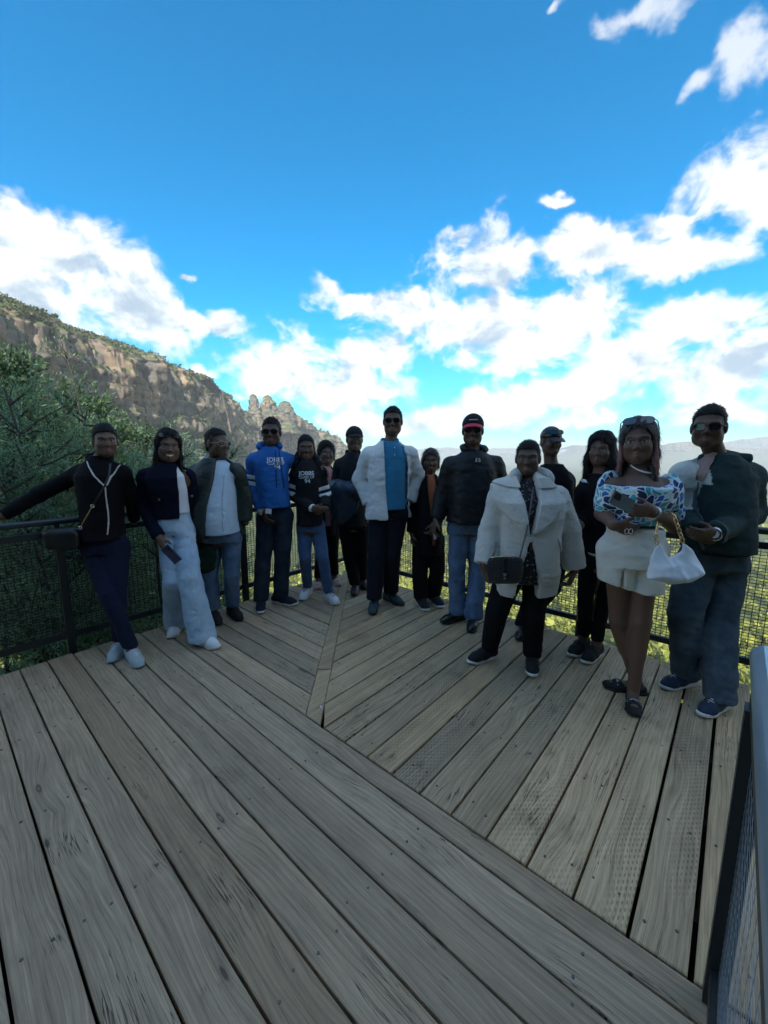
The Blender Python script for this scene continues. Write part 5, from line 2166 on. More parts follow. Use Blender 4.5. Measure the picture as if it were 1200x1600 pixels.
def person_blue_hoodie():
    p = Person('man in bright blue printed hoodie and sunglasses, arm round the girl beside him', (370, 640, 4.848), 3.72, tone=(0.106, 0.059, 0.041))
    p.pose(head=(258, 55, 278), sh=[(128, 352, -0.02), (372, 345, 0.05)], el=[(112, 570, 0.0), (520, 420, 0.20)], wr=[(196, 770, -0.12), (622, 425, 0.10)],
           hip=[(222, 800), (358, 800)], kn=[(200, 1110, -0.03), (345, 1100, 0.0)], toe=[(178, 1550, -4), (465, 1480, 58)], yaw=-8)
    p.add_hand(0, d=(0.45, -0.35, -0.75), thumb=(0.4, -0.7, 0.2), curl=(0.4, 0.4, 0.3))
    p.add_hand(1, d=(0.75, -0.35, -0.5), thumb=(-0.3, -0.4, 0.7), curl=(0.25, 0.35, 0.3), scale=1.05)
    p.body(belly=0.03)
    p.hair('short', amp=0.009)
    p.glasses()
    p.trousers(JEANS_DARK, (0.106, 0.080, 0.076), top=0.27, hemz=(0.075, 0.075), amp=0.009)
    BLUE = cloth('printed_hoodie', (0.02, 0.14, 0.42), 0.85, attr='col', bump=0.3)
    g = hoodie(p, BLUE, 0.024, (0.080, 0.066, 0.050), 300, 738, [[(0.56, 0.72), (0.80, 0.96)], []], belly=0.05, base=(0.018, 0.125, 0.40))
    p.print_text('JOBBS', 292, 381, 0.052, g, width=0.150)
    p.print_text('CLASS OF', 298, 409, 0.034, g, width=0.145)
    p.print_text('94', 308, 438, 0.052, g)
    CORD = principled('navy_cord', (0.008, 0.03, 0.10), 0.8)
    for x0, x1, y1 in ((292, 304, 590), (318, 362, 600)):
        p.patch('drawcord', [(x0 - 4, 300), (x0 + 4, 300), (x1 + 5, y1), (x1 - 5, y1)], CORD, 0.007, parent=g)
    CUFF = cloth('pale_cuff', (0.60, 0.58, 0.60))
    p.garment('cuff', [(cone(p.wr[0] + (p.el[0] - p.wr[0]) * 0.03, p.wr[0] + (p.el[0] - p.wr[0]) * 0.12, 0.046, 0.049), 0)], CUFF, amp=0.002, h=0.006)
    for i in (0, 1):
        p.shoe(i, principled('navy_suede', (0.010, 0.014, 0.030), 0.8), WHITE_SOLE, LACE_DARK, L=1.08)
    c = p.P(240, 770, -0.21)
    mb = MB(); mb.box(c, (0.026, 0.002, 0.022), (unit((1, 0, -.1)), (0, 1, 0), unit((.1, 0, 1))))
    o = mb.build('folded_paper', principled('paper', (0.75, 0.72, 0.74), 0.8), None, origin=tuple(c))
    props(o, 'small pale folded paper at the cuff of the man in the blue hoodie', 'paper')


def person_girl():
    p = Person('smiling girl in black hoodie with white print and white sneakers', (370, 640, 4.848), 3.80, tone=(0.119, 0.066, 0.044), female=True)
    p.pose(head=(522, 186, 384), sh=[(452, 440, 0.0), (628, 440, 0.0)], el=[(420, 640, 0.02), (668, 640, 0.02)], wr=[(575, 748, -0.20), (668, 752, -0.16)],
           hip=[(505, 880), (612, 880)], kn=[(516, 1110, -0.03), (652, 1120, -0.03)], toe=[(486, 1448, -22), (770, 1482, 30)], yaw=2)
    p.add_hand(0, d=(0.9, -0.15, -0.25), thumb=(0, -0.5, 0.8), curl=(0.4, 0.4, 0.3), scale=0.9)
    p.add_hand(1, d=(-0.85, -0.2, -0.3), thumb=(0, -0.5, 0.8), curl=(0.5, 0.5, 0.4), scale=0.9)
    p.body(smile=0.5, slim=0.8)
    p.hair('tied', amp=0.003)
    # loose length of hair over the shoulders
    F = Field(p.nk - 0.2, p.nk + 0.25, 0.008)
    for sx in (-1, 1):
        F.add(cone(p.to_head((sx * 0.05, -0.05, -0.03)), p.nk + p.s * sx * 0.095 + p.f * 0.02 - p.u * 0.03, 0.035, 0.045), 0.03)
        F.add(cone(p.nk + p.s * sx * 0.095 + p.f * 0.02 - p.u * 0.03, p.nk + p.s * sx * 0.105 + p.f * 0.06 - p.u * 0.10, 0.042, 0.020), 0.02)
    F.displace(lambda P: -0.010 * fbm(P * np.array([30, 30, 18.0]), 2, 3))
    V, Fc = F.mesh()
    p.part('hair', V, Fc, HAIR)
    p.trousers(JEANS_BLUE, (0.086, 0.062, 0.052), top=0.27, hemz=(0.09, 0.09), amp=0.006)
    BH = cloth('printed_black_hoodie', (0.01, 0.01, 0.012), 0.9, attr='col', bump=0.3)
    g = hoodie(p, BH, 0.024, (0.068, 0.058, 0.044), 560, 882, [[(0.52, 0.70), (0.82, 0.99)], [(0.62, 0.78), (0.90, 1.05)]], base=(0.012, 0.013, 0.016), lo=-0.2)
    p.print_text('JOBBS', 527, 484, 0.050, g, width=0.140)
    p.print_text('CLASS OF', 529, 513, 0.034, g, width=0.138)
    p.print_text('94', 535, 543, 0.052, g)
    p.garment('cuff', [(cone(p.wr[0] + (p.el[0] - p.wr[0]) * 0.04, p.wr[0] + (p.el[0] - p.wr[0]) * 0.12, 0.038, 0.040), 0)], principled('white_cuff', (0.7, 0.7, 0.7), 0.8), amp=0.0, h=0.006)
    for i in (0, 1):
        p.shoe(i, WHITE_LEATHER, WHITE_SOLE, LACE_DARK, L=0.93)


def person_glasses_woman():
    p = Person('woman with glasses and a pink collar standing half hidden behind the girl', (370, 640, 4.848), 4.40, tone=(0.156, 0.087, 0.062), female=True)
    p.pose(head=(676, 236, 422), sh=[(612, 480, 0.0), (742, 485, 0.0)], el=[(600, 640, 0.0), (760, 640, 0.0)], wr=[(620, 780, -0.1), (735, 790, -0.1)],
           hip=[(640, 880), (730, 880)], kn=[(636, 1100), (728, 1090)], toe=[(612, 1368, -4), (782, 1338, 20)], yaw=8)
    p.body(slim=0.9)
    p.hair('bob', amp=0.004)
    p.glasses(lens=CLEAR, size=0.95, name='glasses')
    p.trousers(BLACKC, (0.088, 0.066, 0.055), top=0.27, hemz=(0.09, 0.09))
    BL = cloth('pink_blouse', (0.42, 0.20, 0.22), vary=0.4, vscale=60)
    p.garment('blouse', [(p.torso(0.008, 0.95, 0.02, lo=-0.05), 0), *[(c, 0.04) for c in p.shoulders(0.046)]], BL, amp=0.003)
    g = p.garment(core=3, name='jacket', prims=top_prims(p, 0.022, (0.070, 0.060, 0.046), 0.056, belly=0.02, lo=-0.14), mat=BLACKC, amp=0.006,
                  cuts=[opening(p, [(655, 400), (660, 520), (675, 880), (715, 880), (725, 520), (720, 400)])])
    for i in (0, 1):
        p.shoe(i, principled('pink_canvas', (0.62, 0.40, 0.40), 0.7), principled('pink_rubber', (0.65, 0.50, 0.50), 0.6), None, L=0.95, kind='slipper')


def person_dark_polo():
    p = Person('man in dark cap and black polo with a jacket over his arm', (500, 620, 4.444), 4.12, tone=(0.125, 0.072, 0.053))
    p.pose(head=(238, 205, 378), sh=[(140, 440, 0.0), (318, 436, 0.0)], el=[(102, 640, 0.0), (335, 650, 0.02)], wr=[(228, 660, -0.2), (318, 860, -0.02)],
           hip=[(178, 880), (285, 880)], kn=[(205, 1100), (285, 1090)], toe=[(236, 1390, -4), (318, 1345, 12)], yaw=8, pitch=3)
    p.add_hand(1, curl=(0.4, 0.5, 0.3))
    p.body(belly=0.02)
    p.hair('crop', amp=0.002)
    p.cap(cloth('black_cap', (0.012, 0.012, 0.014)), tilt=0.1)
    p.trousers(BLACKC, (0.098, 0.076, 0.066), top=0.27, hemz=(0.08, 0.08))
    g = p.garment(core=3, name='polo', prims=top_prims(p, 0.018, (0.074, 0.058, 0.044), 0.060, belly=0.03, lo=-0.12), mat=cloth('black_pique', (0.009, 0.010, 0.015)), amp=0.006, cuts=[hem_cut(p, 220, 900)])
    col = collar_ring(p, 'collar', BLACKC, 0.062, 0.034, 0.012, 0.5, g, 0.6)
    mb = MB()
    pts = []
    for k in range(12):
        a = 0.45 + 1.6 * k / 11
        dv = -p.s * math.cos(a - 0.25) + p.f * math.sin(a - 0.25)
        pts.append(p.nk + dv * 0.083 + p.u * (0.012 - max(0, float(dv @ p.f)) * 0.05))
    mb.tube(pts, 0.0022, 5)
    mb.build('collar_tipping', principled('cream_trim', (0.62, 0.58, 0.50), 0.8), g, True)
    for i in (0, 1):
        p.shoe(i, principled('brown_leather', (0.045, 0.024, 0.020), 0.4), BLACK_SOLE, LACE_DARK, L=1.0, kind='dress')
    JK = principled('navy_shell', (0.012, 0.035, 0.065), 0.45, spec=0.5, bump=0.5, bscale=18, bdist=0.015)
    a, b = p.el[0], p.wr[0]
    c = (a + b) / 2
    F = Field(c - np.array([0.26, 0.22, 0.45]), c + np.array([0.28, 0.22, 0.2]), 0.0095)
    F.add(cone(a + np.array([-0.01, -0.02, 0.01]), b + np.array([0.05, -0.03, 0.02]), 0.078, 0.075), 0)
    F.add(ell(c + np.array([-0.03, -0.04, -0.12]), (0.125, 0.065, 0.20), n=2.6), 0.05)
    F.add(ell(c + np.array([0.06, -0.05, -0.10]), (0.10, 0.06, 0.16), n=2.6), 0.05)
    F.displace(lambda P: 0.030 * fbm(P * np.array([9, 9, 5.0]), 3, 12))
    V, Fc = F.mesh()
    o = link('folded_jacket', np_mesh('folded_jacket', V, Fc), JK, None, tuple(c - np.array([0, 0, 0.3])))
    props(o, 'navy jacket hanging folded over the forearm of the man in the black polo', 'jacket')


def person_cardigan():
    p = Person('tall man in open white cardigan and blue polo with sunglasses, hands in pockets', (500, 620, 4.444), 3.66, tone=(0.125, 0.070, 0.047))
    p.pose(head=(506, 62, 272), sh=[(345, 370, 0.0), (622, 368, 0.0)], el=[(282, 570, 0.06), (672, 560, 0.08)], wr=[(345, 745, -0.02), (618, 735, 0.02)],
           hip=[(408, 800), (540, 800)], kn=[(392, 1090, -0.02), (498, 1085, 0.02)], toe=[(357, 1518, -8), (582, 1452, 42)], yaw=-2)
    p.body(belly=0.02)
    p.hair('short', amp=0.009)
    p.glasses()
    p.trousers(cloth('navy_chino', (0.008, 0.009, 0.018)), (0.112, 0.090, 0.078), top=0.27, hemz=(0.10, 0.10), amp=0.008)
    POLO = cloth('blue_pique', (0.035, 0.20, 0.36), 0.9)
    s = p.garment('polo', [(p.torso(0.014, 0.92, 0.035, lo=-0.06), 0.0), *[(c, 0.04) for c in p.shoulders(0.052)]], POLO, amp=0.006, cuts=[hem_cut(p, 530, 782)])
    p.patch('placket', [(508, 330), (528, 330), (530, 410), (510, 410)], POLO, 0.004, parent=s)
    for y in (352, 402):
        q = p.P(519, y, -0.155)
        mb = MB(); mb.tube([q, q + p.f * 0.012], 0.006, 8); mb.build('button', principled('pearl', (0.8, 0.8, 0.8), 0.3), s)
    collar_ring(p, 'collar', POLO, 0.064, 0.038, 0.012, 0.6, s, 0.7)
    CARD = cloth('white_jersey', (0.66, 0.68, 0.68), 0.9, bump=0.5, bscale=14, vary=0.06, bdist=0.02)
    g = p.garment(core=3, name='cardigan', prims=top_prims(p, 0.032, (0.092, 0.080, 0.058), 0.064, belly=0.02, lo=-0.2, flare=0.02), mat=CARD, amp=0.012,
                  cuts=[hem_cut(p, 430, 850), opening(p, [(436, 270), (444, 400), (450, 600), (470, 860), (640, 860), (606, 700), (612, 480), (590, 360), (560, 270)])])
    p.patch('edge_band', [(426, 292), (440, 292), (450, 480), (456, 640), (474, 845), (460, 845), (442, 640), (436, 480)], CARD, 0.006, parent=g)
    for i in (0, 1):
        p.shoe(i, principled('blue_grey_leather', (0.028, 0.055, 0.070), 0.55, bump=0.2), principled('dark_rubber', (0.02, 0.03, 0.035), 0.6), LACE_DARK, L=1.1, high=0.12)


def person_short_woman():
    p = Person('short smiling woman in black jacket and orange top between two taller men', (630, 630, 4.324), 3.76, tone=(0.125, 0.070, 0.050), female=True)
    p.pose(head=(186, 304, 468), sh=[(100, 540, 0.0), (258, 535, 0.0)], el=[(68, 720, 0.02), (268, 720, 0.02)], wr=[(62, 880, -0.03), (205, 820, -0.18)],
           hip=[(118, 920), (222, 920)], kn=[(112, 1130, -0.02), (230, 1130, -0.02)], toe=[(166, 1408, 22), (272, 1386, 32)], yaw=3)
    p.add_hand(0, curl=(0.4, 0.5, 0.3), scale=0.9)
    p.add_hand(1, d=(-0.3, -0.4, -0.7), thumb=(-0.3, -0.7, 0.3), curl=(0.6, 0.6, 0.4), scale=0.9)
    p.body(smile=0.4, belly=0.03)
    p.hair('bob', amp=0.006, mat=principled('brown_hair', (0.028, 0.016, 0.010), 0.45, vary=0.4, vscale=90, bump=0.6, bscale=140, bdist=0.006), volume=-0.004)
    p.trousers(BLACKC, (0.096, 0.078, 0.076), top=0.27, hemz=(0.07, 0.07))
    OR = cloth('orange_knit', (0.36, 0.11, 0.05), vary=0.3, vscale=50)
    p.garment('top', [(p.torso(0.010, 0.95, 0.04, lo=-0.1), 0), *[(c, 0.04) for c in p.shoulders(0.048)]], OR, amp=0.003)
    p.garment(core=3, name='jacket', prims=top_prims(p, 0.026, (0.074, 0.064, 0.052), 0.058, belly=0.04, lo=-0.22), mat=BLACKC, amp=0.006,
              cuts=[opening(p, [(165, 470), (162, 560), (178, 700), (192, 960), (215, 960), (222, 700), (226, 560), (215, 470)])])
    for i in (0, 1):
        p.shoe(i, BLACK_SUEDE, WHITE_SOLE, None, L=0.95, strap=SILVER)
    c = p.P(212, 872, -0.24)
    mb = MB(); mb.box(c, (0.012, 0.002, 0.065), (unit((1, .2, .1)), (0, 1, 0), unit((-.1, 0, 1))))
    o = mb.build('folded_paper', principled('paper', (0.75, 0.72, 0.74), 0.8), None, origin=tuple(c))
    props(o, 'narrow white paper held by the short woman in black', 'paper')


def person_red_cap():
    p = Person('man in black cap with red brim, black jacket, jeans and black leather shoes', (630, 630, 4.324), 3.40, tone=(0.106, 0.059, 0.041))
    p.pose(head=(474, 72, 292), sh=[(325, 388, 0.0), (620, 385, 0.0)], el=[(270, 620, 0.04), (676, 610, 0.04)], wr=[(225, 790, -0.02), (640, 790, 0.06)],
           hip=[(372, 840), (510, 840)], kn=[(362, 1110, -0.02), (498, 1110, 0.0)], toe=[(245, 1492, -52), (452, 1558, -8)], yaw=0)
    p.add_hand(0, curl=(0.4, 0.5, 0.3))
    p.body(belly=0.03)
    p.hair('crop', amp=0.002)
    cap = p.cap(cloth('black_twill', (0.012, 0.012, 0.014)), principled('red_brim', (0.50, 0.022, 0.075), 0.7))
    q = p.to_head((0, 0, 0))
    mb = MB()
    for k in range(9):
        x = -0.032 + k * 0.008
        a = p.to_head((x, 0.0955 - x * x * 4, 0.076)); b = p.to_head((x + 0.005, 0.0955 - x * x * 4, 0.076 + 0.004 * (k % 2)))
        mb.bar(a, b, 0.004, 0.007)
    mb.build('lettering', WHITE_PRINT, cap)
    p.glasses()
    p.trousers(JEANS_MID, (0.104, 0.080, 0.078), top=0.27, hemz=(0.07, 0.07), amp=0.010)
    SH = principled('black_shell', (0.006, 0.008, 0.010), 0.55, spec=0.3, bump=0.4, bscale=18, bdist=0.012)
    g = p.garment(core=3, name='jacket', prims=top_prims(p, 0.030, (0.094, 0.080, 0.056), 0.070, belly=0.05, lo=-0.14), mat=SH, amp=0.009, cuts=[hem_cut(p, 430, 812)])
    # collar and folded hood
    c = p.nk
    F = Field(c - 0.2, c + 0.2, 0.008)
    for k in range(10):
        t0, t1 = math.pi * (-0.15 + 1.3 * k / 10), math.pi * (-0.15 + 1.3 * (k + 1) / 10)
        pt = lambda t: c + p.s * math.cos(t) * 0.086 - p.f * (math.sin(t) * 0.075 - 0.01) + p.u * (0.030 + 0.018 * math.sin(t))
        F.add(cone(pt(t0), pt(t1), 0.027, 0.027), 0.02)
    F.displace(lambda P: 0.010 * fbm(P * 26, 2, p.seed))
    V, Fc = F.mesh()
    p.part('hood', V, Fc, SH, g)
    # small white emblem: two little figures
    c = p.P(505, 384, -0.185)
    mb = MB()
    for a, b in (((-0.018, -0.016), (-0.013, 0.004)), ((-0.008, -0.016), (-0.013, 0.004)), ((-0.013, 0.004), (-0.012, 0.016)), ((-0.020, 0.004), (-0.003, 0.008)),
                 ((0.006, -0.016), (0.012, 0.002)), ((0.020, -0.016), (0.012, 0.002)), ((0.012, 0.002), (0.008, 0.014)), ((0.002, 0.010), (0.018, 0.012)), ((0.014, -0.004), (0.022, 0.0))):
        mb.bar(c + p.s * a[0] + p.u * a[1], c + p.s * b[0] + p.u * b[1], 0.004, 0.004, p.f)
    mb.build('emblem', WHITE_PRINT, g)
    for i in (0, 1):
        p.shoe(i, BLACK_LEATHER, BLACK_SOLE, None, L=1.05, kind='dress')


def person_fleece_coat():
    p = Person('woman in thick cream fleece coat with wide lapels standing out in front', (710, 660, 3.905), 2.58, tone=(0.103, 0.058, 0.039), female=True)
    p.pose(head=(455, 104, 324), sh=[(288, 425, 0.0), (622, 425, 0.0)], el=[(222, 680, 0.02), (692, 670, 0.02)], wr=[(184, 880, -0.05), (732, 900, 0.0)],
           hip=[(340, 880), (520, 880)], kn=[(258, 1160, -0.03), (482, 1180, -0.05)], toe=[(78, 1470, -52), (478, 1560, 4)], yaw=-2)
    p.add_hand(0, d=(0.35, -0.3, -0.85), thumb=(0.6, -0.7, 0), curl=(0.8, 0.7, 0.5))
    p.add_hand(1, d=(-0.35, -0.2, -0.9), thumb=(-0.5, -0.7, 0), curl=(0.5, 0.5, 0.3))
    p.body(belly=0.05)
    p.hair('tied', amp=0.003, fringe=0.012)
    p.trousers(BLACKC, (0.108, 0.078, 0.064), top=0.3, hemz=(0.07, 0.07), belly=0.06)
    DR = principled('flecked_black_dress', (0.012, 0.012, 0.014), 0.85)
    N = Nodes(DR.node_tree)
    b = DR.node_tree.nodes['Principled BSDF']
    tc = N.add('ShaderNodeTexCoord').outputs['Object']
    N.put(b.inputs['Base Color'], N.mix(N.smooth(N.noise(tc, 70.0, 3.0, 0.6), 0.60, 0.64), (0.011, 0.011, 0.013), (0.36, 0.33, 0.32)))
    p.garment('dress', [(p.torso(0.006, 0.95, 0.07, bust=0.03, lo=-0.30), 0), *[(c, 0.04) for c in p.shoulders(0.05)]], DR, amp=0.004, cuts=[hem_cut(p, 420, 980)])
    FL = principled('cream_fleece', (0.60, 0.60, 0.56), 0.98, sheen=0.4, bump=1.0, bscale=130, vary=0.10, vscale=50, bdetail=5, bdist=0.008, spec=0.15)
    bz = p.P(330, 1052, -0.14)[2]
    pr = top_prims(p, 0.044, (0.104, 0.086, 0.072), 0.078, belly=0.05, bust=0.03, lo=-0.36, end=1.93, hi=1.0)
    g = p.garment('coat', pr, FL, core=3, amp=0.010, h=0.009,
                  cuts=[hem_cut(p, 440, 1058, 0.02), opening(p, [(385, 300), (400, 480), (428, 665), (432, 700), (402, 820), (355, 1080), (490, 1080), (498, 980), (470, 820), (440, 690), (450, 640), (492, 470), (510, 300)])])
    src = p.last
    p.patch('lapel', [(255, 378), (390, 392), (402, 480), (424, 672), (400, 660), (330, 590), (268, 520), (240, 470)], FL, 0.026, src, h=0.007, parent=g)
    p.patch('lapel', [(632, 396), (506, 400), (488, 480), (438, 668), (470, 655), (560, 585), (618, 520), (640, 460)], FL, 0.026, src, h=0.007, parent=g)
    # turned down collar
    c = p.nk
    F = Field(c - 0.26, c + 0.26, 0.008)
    for k in range(12):
        t0, t1 = math.pi * (0.06 + 0.88 * k / 12), math.pi * (0.06 + 0.88 * (k + 1) / 12)
        def pt(t, lift=0):
            s_ = math.sin(t)
            return c + p.s * math.cos(t) * (0.115 - lift * 0.4) - p.f * (s_ * 0.085 - 0.045) + p.u * (0.010 + 0.028 * max(s_, -0.1) + lift)
        F.add(cone(pt(t0), pt(t1), 0.034, 0.034), 0.02)
        F.add(cone(pt(t0, 0.032), pt(t1, 0.032), 0.022, 0.022), 0.03)
    F.displace(lambda P: 0.006 * fbm(P * 20, 2, p.seed))
    V, Fc = F.mesh()
    p.part('collar', V, Fc, FL, g)
    p.last = src
    p.patch('collar', [(258, 374), (300, 345), (378, 296), (396, 330), (398, 400), (330, 398)], FL, 0.040, src, h=0.006, parent=g)
    p.patch('collar', [(632, 390), (590, 350), (522, 296), (504, 330), (502, 400), (566, 402)], FL, 0.040, src, h=0.006, parent=g)
    p.patch('pocket', [(600, 700), (612, 694), (662, 780), (650, 792)], FL, 0.007, src, parent=g)
    for i in (0, 1):
        p.shoe(i, principled('black_knit', (0.010, 0.010, 0.012), 0.85, bump=0.3, bscale=90), WHITE_SOLE, None, L=0.95)
    # quilted bag
    Q = bpy.data.materials.new('quilted_leather')
    Q.use_nodes = True
    N = Nodes(Q.node_tree)
    b = Q.node_tree.nodes['Principled BSDF']
    tc = N.add('ShaderNodeTexCoord').outputs['Object']
    x, y, z = N.sep(tc)
    zig = N.math('PINGPONG', N.math('MULTIPLY', x, 1.0), 0.010)
    w = N.math('SINE', N.math('MULTIPLY', N.math('ADD', z, N.math('MULTIPLY', zig, 1.4)), 330.0))
    b.inputs['Base Color'].default_value = (0.010, 0.012, 0.018, 1)
    b.inputs['Roughness'].default_value = 0.35
    bp = N.add('ShaderNodeBump'); bp.inputs['Distance'].default_value = 0.006; bp.inputs['Strength'].default_value = 0.9
    N.put(bp.inputs['Height'], w); N.put(b.inputs['Normal'], bp.outputs[0])
    c = p.P(305, 900, -0.25)
    F = Field(c - 0.16, c + 0.16, 0.0055)
    F.add(ell(c, (0.102, 0.036, 0.082), n=4.5), 0)
    V, Fc = F.mesh()
    bag = link('quilted_bag', np_mesh('quilted_bag', V, Fc), Q, None, tuple(c - np.array([0, 0, 0.082])))
    props(bag, 'black quilted leather bag with metal clasp in front of the cream coat', 'bag')
    F = Field(c - 0.16, c + 0.16, 0.005)
    F.add(ell(c + np.array([0, -0.006, 0.022]), (0.106, 0.037, 0.066), n=4.5), 0)
    F.cut(lambda P: np.maximum(P[..., 1] - (c[1] - 0.02), (c[2] - 0.035 + 0.010 * np.cos((P[..., 0] - c[0]) * 40)) - P[..., 2]))
    V, Fc = F.mesh()
    p.part('flap', V, Fc, Q, bag)
    mb = MB(); mb.box(c + np.array([-0.012, -0.046, 0.026]), (0.010, 0.002, 0.055)); mb.build('tab', BLACK_LEATHER, bag)
    mb = MB()
    mb.box(c + np.array([-0.012, -0.050, -0.012]), (0.009, 0.003, 0.008)); mb.box(c + np.array([-0.015, -0.050, -0.026]), (0.004, 0.003, 0.006)); mb.box(c + np.array([-0.012, -0.050, -0.036]), (0.009, 0.003, 0.004))
    mb.build('clasp', SILVER, bag)
    mb = MB(); mb.tube([c + np.array([-0.09, -0.02, 0.083]), c + np.array([0, -0.025, 0.090]), c + np.array([0.085, -0.02, 0.078])], 0.0035, 6); mb.build('edge_chain', GOLD, bag, True)
    mb = MB(); mb.tube([p.P(482, 395, -0.13), p.P(470, 480, -0.20), p.P(445, 640, -0.24), p.P(405, 800, -0.245), c + np.array([0.085, -0.01, 0.075])], 0.005, 6)
    mb.tube([c + np.array([-0.08, -0.005, 0.07]), p.P(248, 780, -0.235), p.P(255, 730, -0.19)], 0.005, 6)
    mb.build('strap', principled('bronze_strap', (0.16, 0.13, 0.12), 0.4, 0.5), bag, True)


def person_behind_coat():
    p = Person('man in black cap and black jacket standing behind the woman in the cream coat', (830, 630, 3.137), 3.05, tone=(0.106, 0.059, 0.041))
    p.pose(head=(106, 116, 252), sh=[(22, 352, 0.0), (172, 350, 0.06)], el=[(10, 520, 0.0), (190, 520, 0.06)], wr=[(15, 640, -0.05), (185, 650, 0.0)],
           hip=[(60, 680), (140, 680)], kn=[(30, 900), (100, 900)], toe=[(-62, 1170, -8), (-10, 1140, 10)], yaw=32, pitch=-6)
    p.body(belly=0.02)
    p.hair('crop', amp=0.002)
    cap = p.cap(principled('black_cap_shiny', (0.010, 0.010, 0.012), 0.35, bump=0.3, bscale=30), tilt=0.15)
    p.glasses(pos=(0, 0.080, 0.090), tilt=0.45, size=1.05)
    p.trousers(BLACKC, (0.098, 0.078, 0.068), top=0.27, hemz=(0.07, 0.07))
    p.garment(core=3, name='jacket', prims=top_prims(p, 0.022, (0.080, 0.066, 0.050), 0.060, belly=0.02, lo=-0.14), mat=BLACKC, amp=0.006)
    for i in (0, 1):
        p.shoe(i, BLACK_LEATHER, BLACK_SOLE, None, L=1.02, kind='dress')


def person_wavy_hair():
    p = Person('woman with long wavy dark hair in black jacket and black leggings', (830, 630, 3.137), 2.80, tone=(0.147, 0.081, 0.056), female=True)
    p.pose(head=(350, 142, 306), sh=[(262, 400, 0.0), (408, 400, 0.02)], el=[(252, 560, 0.06), (425, 580, 0.04)], wr=[(236, 600, -0.12), (410, 720, 0.0)],
           hip=[(282, 760), (368, 760)], kn=[(266, 950, -0.02), (352, 950, -0.02)], toe=[(186, 1244, -26), (252, 1278, -24)], yaw=-14)
    p.add_hand(0, d=(-0.75, -0.35, 0.1), thumb=(0.1, -0.2, 0.9), curl=(0.5, 0.6, 0.4), scale=0.9)
    p.body(slim=0.85)
    p.hair('wavy', length=0.17, amp=0.010, part_side=-0.008)
    p.trousers(BLACKC, (0.082, 0.056, 0.044), top=0.27, hemz=(0.13, 0.13), amp=0.003)
    W = cloth('white_shirt', (0.62, 0.70, 0.78))
    s = p.garment('shirt', [(p.torso(0.012, 0.96, 0.0, bust=0.02, lo=-0.12), 0), *[(c, 0.04) for c in p.shoulders(0.046)]], W, amp=0.004, cuts=[hem_cut(p, 320, 752)])
    g = p.garment(core=3, name='jacket', prims=top_prims(p, 0.022, (0.068, 0.056, 0.046), 0.056, bust=0.02, lo=-0.08), mat=BLACKC, amp=0.006,
                  cuts=[hem_cut(p, 320, 738), opening(p, [(285, 345), (296, 378), (318, 430), (332, 400), (345, 345)])])
    p.patch('shirt_collar', [(296, 362), (304, 356), (316, 376), (302, 396)], W, 0.010, parent=s)
    for i in (0, 1):
        p.shoe(i, principled('black_knit', (0.010, 0.010, 0.012), 0.85), WHITE_SOLE, LACE_DARK, L=0.98)


